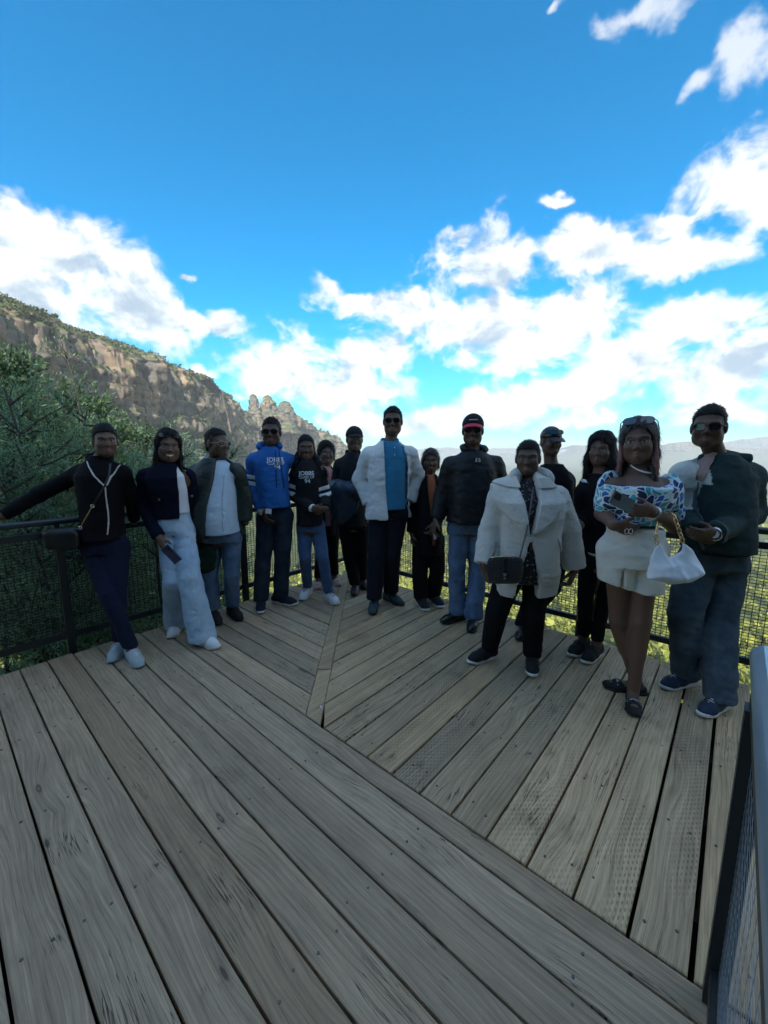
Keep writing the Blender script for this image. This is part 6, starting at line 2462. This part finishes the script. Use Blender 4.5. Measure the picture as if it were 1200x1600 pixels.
def person_white_shorts():
    p = Person('woman in blue printed puff sleeve top and white shorts holding a white bag', (830, 630, 3.137), 2.26, tone=(0.140, 0.078, 0.053), female=True)
    p.pose(head=(530, 68, 306), sh=[(398, 378, 0.0), (662, 378, 0.02)], el=[(352, 540, 0.04), (702, 600, 0.04)], wr=[(408, 600, -0.14), (592, 532, -0.20)],
           hip=[(412, 720), (575, 720)], kn=[(428, 1060, 0.02), (540, 1075, -0.05)], toe=[(336, 1382, -78), (506, 1545, 6)], yaw=-3, roll=-3)
    p.add_hand(0, d=(0.9, -0.1, -0.25), thumb=(0.1, -0.55, 0.8), curl=(0.3, 0.4, 0.3), scale=0.95)
    p.add_hand(1, d=(-0.9, -0.15, 0.10), thumb=(0.05, -0.25, 0.9), curl=(0.25, 0.5, 0.4), scale=0.95)
    p.body(h=0.012, leg_r=(0.074, 0.049, 0.033), arm_r=(0.050, 0.043, 0.028), slim=0.86, bust=0.035)
    p.hair('long', length=0.10, amp=0.004, mat=principled('dark_brown_hair', (0.020, 0.012, 0.010), 0.4, vary=0.4, vscale=90, bump=0.6, bscale=140, bdist=0.006))
    # lighter dyed lengths beside the face
    DY = principled('dyed_hair', (0.22, 0.085, 0.07), 0.45, vary=0.4, vscale=120, bump=0.5, bscale=160)
    for sx in (-1, 1):
        F = Field(p.hc - 0.30, p.hc + 0.16, 0.0062)
        F.add(cone(p.to_head((sx * 0.072, 0.014, 0.0)), p.to_head((sx * 0.078, 0.026, -0.10)), 0.014, 0.016), 0)
        F.add(cone(p.to_head((sx * 0.078, 0.026, -0.10)), p.to_head((sx * 0.090, 0.036, -0.20)), 0.016, 0.004), 0.01)
        F.displace(lambda P: -0.006 * fbm(P * np.array([50, 50, 10.0]), 2, 3))
        V, Fc = F.mesh()
        p.part('dyed_hair', V, Fc, DY)
    p.glasses(pos=(0, 0.058, 0.110), tilt=0.55, size=1.15, lens=principled('grey_gradient_lens', (0.10, 0.12, 0.14), 0.08, spec=0.7))
    # printed top
    PR = bpy.data.materials.new('blue_print')
    PR.use_nodes = True
    N = Nodes(PR.node_tree)
    b = PR.node_tree.nodes['Principled BSDF']
    tc = N.add('ShaderNodeTexCoord').outputs['Object']
    wv = N.vec('ADD', tc, N.vec('SCALE', N.noise(tc, 8.0, 2.0, 0.5, color=True), 0.12))
    e = N.voronoi(wv, 27.0, 'DISTANCE_TO_EDGE')
    cc = N.sep(N.voronoi(wv, 27.0, out='Color'))[0]
    c1 = N.ramp(cc, [(0.0, (0.010, 0.05, 0.22)), (0.25, (0.02, 0.16, 0.50)), (0.45, (0.05, 0.42, 0.55)), (0.62, (0.50, 0.72, 0.78)), (0.8, (0.012, 0.03, 0.10)), (0.9, (0.08, 0.30, 0.62))], 'CONSTANT')
    N.put(b.inputs['Base Color'], N.mix(N.smooth(e, 0.10, 0.06), c1, (0.70, 0.80, 0.82)))
    b.inputs['Roughness'].default_value = 0.75
    pr = [(p.torso(0.014, 0.93, 0.0, bust=0.055, lo=0.18, hi=0.80), 0.0)]
    neck_l = p.xt(395, 400)[1]
    for i in (0, 1):
        sh, el = p.sh[i], p.el[i]
        pr.append((ell(sh + (el - sh) * 0.26 + np.array([0, 0, 0.01]), (0.072, 0.078, 0.120)), 0.03))
        pr.append((cone(sh + (el - sh) * 0.60, sh + (el - sh) * 0.70, 0.066, 0.060), 0.02))
    g = p.garment('top', pr, PR, amp=0.008, h=0.0085, cuts=[hem_cut(p, 500, 598), opening(p, [(415, 300), (405, 372), (412, 402), (480, 412), (540, 408), (640, 402), (652, 372), (645, 300)])])
    CR = principled('off_white_twill', (0.68, 0.68, 0.62), 0.9, bump=0.35, bscale=30, vary=0.06, bdist=0.012)
    prims = [(p.torso(0.016, 0.93, 0.02, lo=-0.17, hi=0.30, hipw=1.02), 0.03)]
    for i in (0, 1):
        hj = p.hip[i] + (p.pel - p.hip[i]) * 0.02
        kn = p.kn[i]
        prims.insert(0, (cone(hj, hj + (kn - hj) * 0.62, 0.104, 0.100), 0.002))
    z0, z1 = p.P(395, 892, -0.1)[2], p.P(560, 940, -0.1)[2]
    mx = p.P(466, 880, -0.1)[0]
    s = p.garment('shorts', prims, CR, amp=0.008, h=0.009, cuts=[lambda P: z0 + (z1 - z0) * np.clip((P[..., 0] - mx + 0.10) / 0.20, 0, 1) - P[..., 2], lambda P: P[..., 2] - p.P(500, 613, -0.1)[2], opening(p, [(465, 812), (469, 812), (478, 970), (454, 970)])])
    mb = MB()
    for k in range(2):
        q = p.P(468 + 20 * k, 628, -0.19)
        mb.tube([q + np.array([math.cos(t) * 0.010, 0, math.sin(t) * 0.014]) for t in np.linspace(0, 2 * math.pi, 12, endpoint=False)], 0.0022, 5, closed=True)
    mb.build('buckle', SILVER, s, True)
    mb = MB()
    n = 26
    pts = []
    for k in range(n):
        a = math.pi * k / (n - 1)
        pts.append(p.nk + p.s * math.cos(a) * -0.070 + p.f * (math.sin(a) * 0.070 + 0.015) + p.u * (0.020 - 0.040 * math.sin(a)))
    mb.tube(pts, 0.0045, 6)
    mb.build('necklace', principled('pearl', (0.8, 0.8, 0.8), 0.3), p.obj, True)
    w = p.wr[1]
    fd = unit(p.el[1] - w)
    mb = MB()
    a1 = unit(np.cross(fd, (0, 0, 1)))
    a2 = np.cross(fd, a1)
    for o_, r_ in ((0.012, 0.033), (0.026, 0.034)):
        mb.tube([w + fd * o_ + (a1 * math.cos(t) + a2 * math.sin(t)) * r_ for t in np.linspace(0, 2 * math.pi, 16, endpoint=False)], 0.0034, 5, closed=True)
    mb.build('bracelet', SILVER, p.obj, True)
    for i in (0, 1):
        sh = p.shoe(i, BLACK_SUEDE, BLACK_SOLE, None, L=0.96, kind='slipper')
        tip, d = p.foot[i]
        sd = np.array([d[1], -d[0], 0])
        mb = MB()
        for k in range(7):
            q = tip - d * 0.095 + sd * (-0.030 + k * 0.010) + np.array([0, 0, 0.071 - abs(k - 3) ** 2 * 0.0022])
            mb.tube([q + (d * math.cos(t) * 0.006 + sd * math.sin(t) * 0.007) + np.array([0, 0, 0.002 * (k % 2)]) for t in np.linspace(0, 2 * math.pi, 8, endpoint=False)], 0.002, 4, closed=True)
        mb.build('chain_trim', SILVER, sh, True)
    # phone
    c = p.P(444, 482, -0.27)
    ax = [unit((0.85, -0.1, -0.45)), unit((0.42, 0.25, 0.85))]
    ax[1] = unit(ax[1] - ax[0] * (ax[0] @ ax[1]))
    ax.append(np.cross(ax[0], ax[1]))
    mb = MB(); mb.box(c, (0.058, 0.034, 0.006), ax)
    ph = mb.build('phone', principled('grey_phone', (0.10, 0.11, 0.10), 0.3), None, origin=tuple(c))
    props(ph, 'grey phone held up by the woman in white shorts', 'phone')
    sg = 1 if ax[2][1] < 0 else -1
    mb = MB(); mb.box(c - ax[0] * 0.032 + ax[1] * 0.010 + ax[2] * sg * 0.0072, (0.016, 0.016, 0.0015), ax); mb.build('camera', FRAME_BLACK, ph)
    # white slouchy bag on a gold chain over her forearm
    Z = lambda x, y, dY=-0.26: at(980 + x / 3.077, 620 + y / 3.077, p.Y + dY)
    BAGM = principled('white_soft_leather', (0.72, 0.78, 0.84), 0.5, spec=0.4, bump=0.35, bscale=14, bdist=0.02)
    poly = [(150, 705), (128, 728), (108, 830), (98, 872), (200, 905), (290, 890), (372, 848), (340, 770), (318, 735), (272, 708), (262, 735), (225, 765), (205, 772), (175, 745), (162, 715)]
    pts = np.array([Z(x, y) for x, y in poly])
    c = pts.mean(0)
    F = Field(pts.min(0) - 0.08, pts.max(0) + 0.08, 0.0062)
    sdf = poly_sdf(pts[:, [0, 2]])
    def bagf(P):
        d = sdf(P[..., [0, 2]])
        low = np.clip((c[2] + 0.06 - P[..., 2]) / 0.14, 0.15, 1)
        y = np.abs(P[..., 1] - c[1])
        th = 0.050 * low * np.sqrt(np.clip(-d / 0.035, 0, 1)) + 0.002
        return np.maximum(y - th, d) * 0.7
    F.add((bagf, pts.min(0) - 0.07, pts.max(0) + 0.07), 0)
    F.displace(lambda P: 0.020 * (np.abs(fbm(P * np.array([9, 6, 6.0]) + P[:, [2, 0, 1]] * 7, 2, 31)) - 0.2))
    V, Fc = F.mesh()
    V = smooth_vf(V, Fc, 2)
    bag = link('handbag', np_mesh('handbag', V, Fc), BAGM, None, tuple(c - np.array([0, 0, 0.1])))
    props(bag, 'white slouchy leather handbag on a gold chain hanging from a forearm', 'bag')
    def chain(pts, n):
        P_ = path_resample(np.array(pts), n + 1)
        mb = MB()
        for k in range(n):
            a, b = P_[k], P_[k + 1]
            m = (a + b) / 2
            t = unit(b - a)
            s1 = unit(np.cross(t, (0, 1, 0) if k % 2 else (0.7, 0.3, 0.6)))
            L = np.linalg.norm(b - a) * 0.72
            mb.tube([m + t * math.cos(q) * L + s1 * math.sin(q) * 0.0085 for q in np.linspace(0, 2 * math.pi, 10, endpoint=False)], 0.0030, 5, closed=True)
        return mb
    arm = p.el[1] * 0.55 + p.wr[1] * 0.45
    top = arm + np.array([0.0, -0.01, 0.045])
    mb = chain([Z(143, 708), Z(138, 660), Z(145, 615, -0.20), top + np.array([-0.035, 0.05, 0]), top, Z(225, 570, -0.27), Z(245, 630, -0.28), Z(268, 700, -0.28)], 30)
    mb.build('chain', GOLD, bag, True)


def person_green_hoodie():
    p = Person('man in dark green hooded jacket and sunglasses at the right, hands clasped', (980, 620, 3.077), 2.36, tone=(0.109, 0.061, 0.041))
    p.pose(head=(405, 35, 246), sh=[(292, 338, 0.03), (580, 344, 0.02)], el=[(262, 560, 0.08), (602, 562, -0.02)], wr=[(322, 655, -0.18), (415, 662, -0.24)],
           hip=[(330, 790), (490, 790)], kn=[(280, 1040, -0.02), (440, 1060, -0.04)], toe=[(158, 1402, -38), (346, 1538, -24)], yaw=-4)
    p.add_hand(0, d=(0.8, -0.3, -0.3), thumb=(0, -0.5, 0.8), curl=(0.5, 0.5, 0.3))
    p.add_hand(1, d=(-0.9, -0.15, 0.0), thumb=(0.1, -0.45, 0.8), curl=(0.3, 0.45, 0.35))
    p.body(belly=0.06)
    p.hair('crop', amp=0.006, volume=0.003)
    p.glasses()
    p.trousers(denim('grey_denim', (0.030, 0.048, 0.068), (0.10, 0.14, 0.17)), (0.118, 0.096, 0.088), top=0.27, hemz=(0.07, 0.07), belly=0.04, amp=0.011)
    PK = cloth('pink_shirt', (0.40, 0.25, 0.21))
    s = p.garment('shirt', [(p.torso(0.008, 0.92, 0.06, lo=0.1), 0), *[(c, 0.04) for c in p.shoulders(0.05)]], cloth('navy_shirt', (0.01, 0.012, 0.02)), amp=0.003)
    base, cream = np.array((0.020, 0.042, 0.042)), np.array((0.66, 0.66, 0.60))
    GH = cloth('green_fleece', (0.02, 0.04, 0.04), 0.9, attr='col')
    xe, te = p.xt(345, 420, 0.0)
    def color(V):
        q = p.loc(V)
        col = np.tile(base, (len(V), 1))
        arm = cone(p.sh[0], p.el[0], 0.10, 0.09)[0](V)
        m = ((q[:, 0] < xe) & (q[:, 2] > te)) | ((arm < 0.012) & (q[:, 0] < xe - 0.02) & (q[:, 2] > te - 0.22))
        col[m] = cream
        return col
    g = p.garment(core=3, name='jacket', prims=top_prims(p, 0.022, (0.092, 0.074, 0.054), 0.084, bw=0.95, belly=0.06, lo=-0.12), mat=GH, amp=0.010, color=color,
                  cuts=[hem_cut(p, 430, 745), opening(p, [(352, 225), (356, 280), (378, 410), (395, 390), (470, 300), (490, 235)])])
    src = p.last
    p.patch('facing', [(376, 380), (388, 356), (480, 262), (490, 268), (428, 346), (384, 410)], PK, 0.012, src, parent=g, inner=-0.05)
    ZP = principled('grey_zip', (0.10, 0.12, 0.12), 0.5)
    p.patch('zip', [(373, 410), (379, 410), (374, 740), (368, 740)], ZP, 0.004, src, parent=g)
    # hood bunched behind the neck on the right
    c = p.nk
    F = Field(c - 0.28, c + 0.28, 0.009)
    for k in range(11):
        t0, t1 = math.pi * (-0.02 + 0.95 * k / 11), math.pi * (-0.02 + 0.95 * (k + 1) / 11)
        pt = lambda t: c + p.s * (math.cos(t) * 0.115 + 0.02) - p.f * (math.sin(t) * 0.085 - 0.02) + p.u * (-0.022 + 0.03 * math.sin(t))
        F.add(cone(pt(t0), pt(t1), 0.034 - 0.012 * (k / 11), 0.034 - 0.012 * (k / 11)), 0.02)
    F.displace(lambda P: 0.014 * fbm(P * 20, 2, p.seed))
    V, Fc = F.mesh()
    p.part('hood', V, Fc, GH, g, attrs={'col': np.tile(base, (len(V), 1))})
    # watch
    w = p.wr[1]
    fd = unit(p.el[1] - w)
    a1 = unit(np.cross(fd, (0, 0, 1)))
    a2 = np.cross(fd, a1)
    mb = MB()
    for o_ in (-0.006, 0.0, 0.006):
        mb.tube([w + fd * (0.012 + o_) + (a1 * math.cos(t) + a2 * math.sin(t)) * 0.035 for t in np.linspace(0, 2 * math.pi, 16, endpoint=False)], 0.0042, 5, closed=True)
    wt = mb.build('watch', SILVER, p.obj, True)
    fc = w + fd * 0.012 + unit(-w * np.array([1, 1, 0]) + np.array([0, 0, 0.25])) * 0.037
    nn = unit(-w * np.array([1, 1, 0]) + np.array([0, 0, 0.25]))
    mb = MB(); mb.tube([fc - nn * 0.004, fc + nn * 0.005], 0.020, 18); mb.build('dial', principled('pale_dial', (0.5, 0.5, 0.48), 0.3), wt)
    for i in (0, 1):
        p.shoe(i, principled('navy_blue_suede', (0.016, 0.034, 0.070), 0.8, bump=0.2, bscale=80), WHITE_SOLE, LACE_WHITE, L=1.06)


BUILDERS = [person_zip_jacket, person_wide_jeans, person_bomber, person_blue_hoodie, person_girl, person_glasses_woman, person_dark_polo, person_cardigan,
            person_short_woman, person_red_cap, person_fleece_coat, person_behind_coat, person_wavy_hair, person_white_shorts, person_green_hoodie]
for fn in BUILDERS:
    fn()

# ------------------------------------------------------------------ bushes and trees beyond the left railing
BARK = principled('grey_bark', (0.060, 0.050, 0.040), 0.95, vary=0.4, vscale=30, bump=0.6, bscale=40)
LEAF_TEA = leaf_material('tea_tree_leaves', (0.085, 0.16, 0.12), (0.28, 0.42, 0.30), 2.0, 0.35)
LEAF_DARK = leaf_material('dark_gum_leaves', (0.036, 0.075, 0.045), (0.13, 0.21, 0.11), 1.6, 0.30)
LEAF_DRY = leaf_material('pale_feathery_leaves', (0.12, 0.165, 0.105), (0.31, 0.37, 0.23), 2.4, 0.35)


def bush(name, label, cat, group, px, py_top, Y, radius, nbr, leafmat, leaf=0.021, ratio=0.20, seed=0, low=0.15, tw=12, per=15, droop=-0.25, stems=3, flat=False):
    rng = np.random.default_rng(100 + seed)
    top = at(px, py_top, Y)
    gz = float(ground_height(np.array([top[0]]), np.array([top[1]]))[0]) - 0.15
    base = np.array([top[0], top[1], gz])
    Hh = top[2] - gz
    root = empty(name, tuple(base))
    props(root, label, cat, group)
    trunk, br = MB(), MB()
    starts, dirs, lens = [], [], []
    for s in range(stems):
        a = rng.uniform(0, 6.28)
        off = np.array([math.cos(a), math.sin(a), 0]) * radius * rng.uniform(0.05, 0.45)
        tip = base + off + np.array([0, 0, Hh * rng.uniform(0.86, 1.0)])
        k = np.linspace(0, 1, 9)[:, None]
        pts = base + (tip - base) * k + np.concatenate([np.cumsum(rng.normal(size=(9, 2)) * 0.10 * Hh / 4, 0), np.zeros((9, 1))], 1) * k
        r0 = 0.008 + 0.0045 * Hh
        trunk.tube(pts, list(np.linspace(r0, r0 * 0.18, 9)), 7)
        for b in range(nbr // stems):
            t = rng.uniform(low, 0.98)
            i = t * 8
            p0 = pts[int(i)] + (pts[min(int(i) + 1, 8)] - pts[int(i)]) * (i - int(i))
            a = rng.uniform(0, 6.28)
            shape = math.sin(min(1.0, (1 - t) * 1.15 + 0.20) * math.pi * 0.5)
            L = radius * shape * rng.uniform(0.55, 1.1)
            d = unit(np.array([math.cos(a), math.sin(a), rng.uniform(0.15, 0.9)]))
            q = [p0]
            for m in range(5):
                d = unit(d + rng.normal(size=3) * 0.16 + np.array([0, 0, 0.05]))
                q.append(q[-1] + d * L / 5)
            q = np.array(q)
            br.tube(q, list(np.linspace(0.010, 0.0025, 6) * (0.6 + Hh * 0.12)), 5, cap=False)
            for m in range(tw):
                u = rng.uniform(0.18, 1.0) * 5
                j = min(int(u), 4)
                starts.append(q[j] + (q[j + 1] - q[j]) * (u - j))
                dd = unit(unit(q[j + 1] - q[j]) * 0.8 + rng.normal(size=3) * 0.65 + np.array([0, 0, 0.15]))
                dirs.append(dd)
                lens.append(rng.uniform(0.12, 0.34) * (0.7 + 0.12 * Hh))
    starts, dirs, lens = np.array(starts), np.array(dirs), np.array(lens)
    # twigs
    n = len(starts)
    e = starts + dirs * lens[:, None]
    side = np.cross(dirs, rng.normal(size=(n, 3)))
    side /= np.linalg.norm(side, axis=1, keepdims=True)
    V = np.stack([starts - side * 0.0022, starts + side * 0.0022, e + side * 0.0008, e - side * 0.0008], 1).reshape(-1, 3)
    tv, tf = V, np.arange(4 * n).reshape(n, 4)
    trunk.build('trunk', BARK, root, True)
    br.build('branches', BARK, root, True)['kind'] = 'stuff'
    link('twigs', np_mesh('twigs', tv, tf, False), BARK, root)['kind'] = 'stuff'
    t = (np.arange(per)[None, :] + rng.uniform(0, 1, (n, per))) / per
    c = starts[:, None, :] + dirs[:, None, :] * (lens[:, None] * t)[..., None] + rng.normal(size=(n, per, 3)) * 0.010
    dv = np.repeat(dirs, per, 0)
    V, F = leaf_cloud(c.reshape(-1, 3), leaf * rng.uniform(0.6, 1.4, n * per), ratio, rng, droop, dv)
    o = link('crown', np_mesh('crown', V, F, False), leafmat, root)
    return root


BG = 'bushes growing beyond the left railing'
bush('tea_tree', 'feathery tea tree bush at the far left edge above the handrail', 'bush', BG, -40, 585, 3.6, 1.0, 206, LEAF_TEA, seed=1)
bush('tea_tree', 'pale feathery bush at the left, just behind the arm on the rail', 'bush', BG, 55, 612, 4.3, 1.05, 220, LEAF_DRY, seed=2, leaf=0.024, ratio=0.15)
bush('tea_tree', 'fine leaved bush right behind the woman in the zip jacket', 'bush', BG, 150, 648, 4.6, 1.0, 220, LEAF_TEA, seed=3)
bush('tea_tree', 'dark twiggy bush between the zip jacket and the navy jacket', 'bush', BG, 225, 655, 5.2, 1.0, 206, LEAF_TEA, seed=4, leaf=0.023)
bush('tea_tree', 'low bush behind the woman in the navy jacket', 'bush', BG, 285, 690, 5.8, 0.95, 184, LEAF_TEA, seed=5)
bush('tea_tree', 'small pale bush behind the man in the bomber jacket', 'bush', BG, 345, 722, 6.6, 0.9, 161, LEAF_DRY, seed=6)
bush('tea_tree', 'blue green bush pressing against the railing beside the far left hand', 'bush', BG, 25, 660, 3.55, 0.75, 190, LEAF_TEA, seed=11, leaf=0.019)
bush('tea_tree', 'blue green bush close to the rail between the first two women', 'bush', BG, 190, 690, 3.95, 0.7, 180, LEAF_TEA, seed=12, leaf=0.019)
bush('gum_tree', 'dark dense gum tree towering at the left edge in front of the cliff', 'tree', 'gum trees at the left', 0, 525, 9.0, 2.1, 300, LEAF_DARK, 0.050, 0.32, seed=7, tw=14, per=12)
bush('gum_tree', 'second dark gum tree behind the pale feathery bush', 'tree', 'gum trees at the left', 70, 600, 10.0, 1.9, 280, LEAF_DARK, 0.050, 0.32, seed=8, tw=14, per=12)
bush('gum_tree', 'dark green tree filling in behind the twiggy bushes', 'tree', 'gum trees at the left', 165, 655, 9.0, 1.7, 260, LEAF_DARK, 0.046, 0.30, seed=9, tw=14, per=12)
bush('sapling', 'thin bare sapling sticking up above the bushes against the cliff', 'sapling', None, 118, 484, 7.5, 0.45, 14, LEAF_TEA, 0.030, 0.2, seed=10, low=0.6, stems=1, tw=5, per=6)


def undergrowth():
    rng = np.random.default_rng(77)
    n = 420
    # strip of ground outside the left railing
    v = rng.uniform(-1.0, 7.5, n)
    w = -3.95 - rng.random(n) ** 1.3 * 5.5
    p = DV[None, :] * v[:, None] + DW[None, :] * w[:, None]
    p[:, 2] = ground_height(p[:, 0], p[:, 1])
    V, F = clumps(p, rng.uniform(0.35, 0.75, n), 70, 0.09, rng, 1.1, 0.5)
    o = link('undergrowth', np_mesh('undergrowth', V, F, False), LEAF_TEA)
    props(o, 'tangled dark green undergrowth below the left railing', 'undergrowth', kind='stuff')


undergrowth()

# a scrap dropped at the end of the mitre board
q = ground_at(502, 1107)
mb = MB(); mb.tube([q + np.array([-0.008, 0.016, 0.006]), q + np.array([0, 0, 0.006]), q + np.array([0.006, -0.014, 0.005])], [0.004, 0.0055, 0.002], 7)
o = mb.build('paper_scrap', principled('paper', (0.75, 0.72, 0.74), 0.8), None, True, origin=tuple(q))
props(o, 'tiny white scrap lying on the deck at the end of the diagonal board', 'scrap')
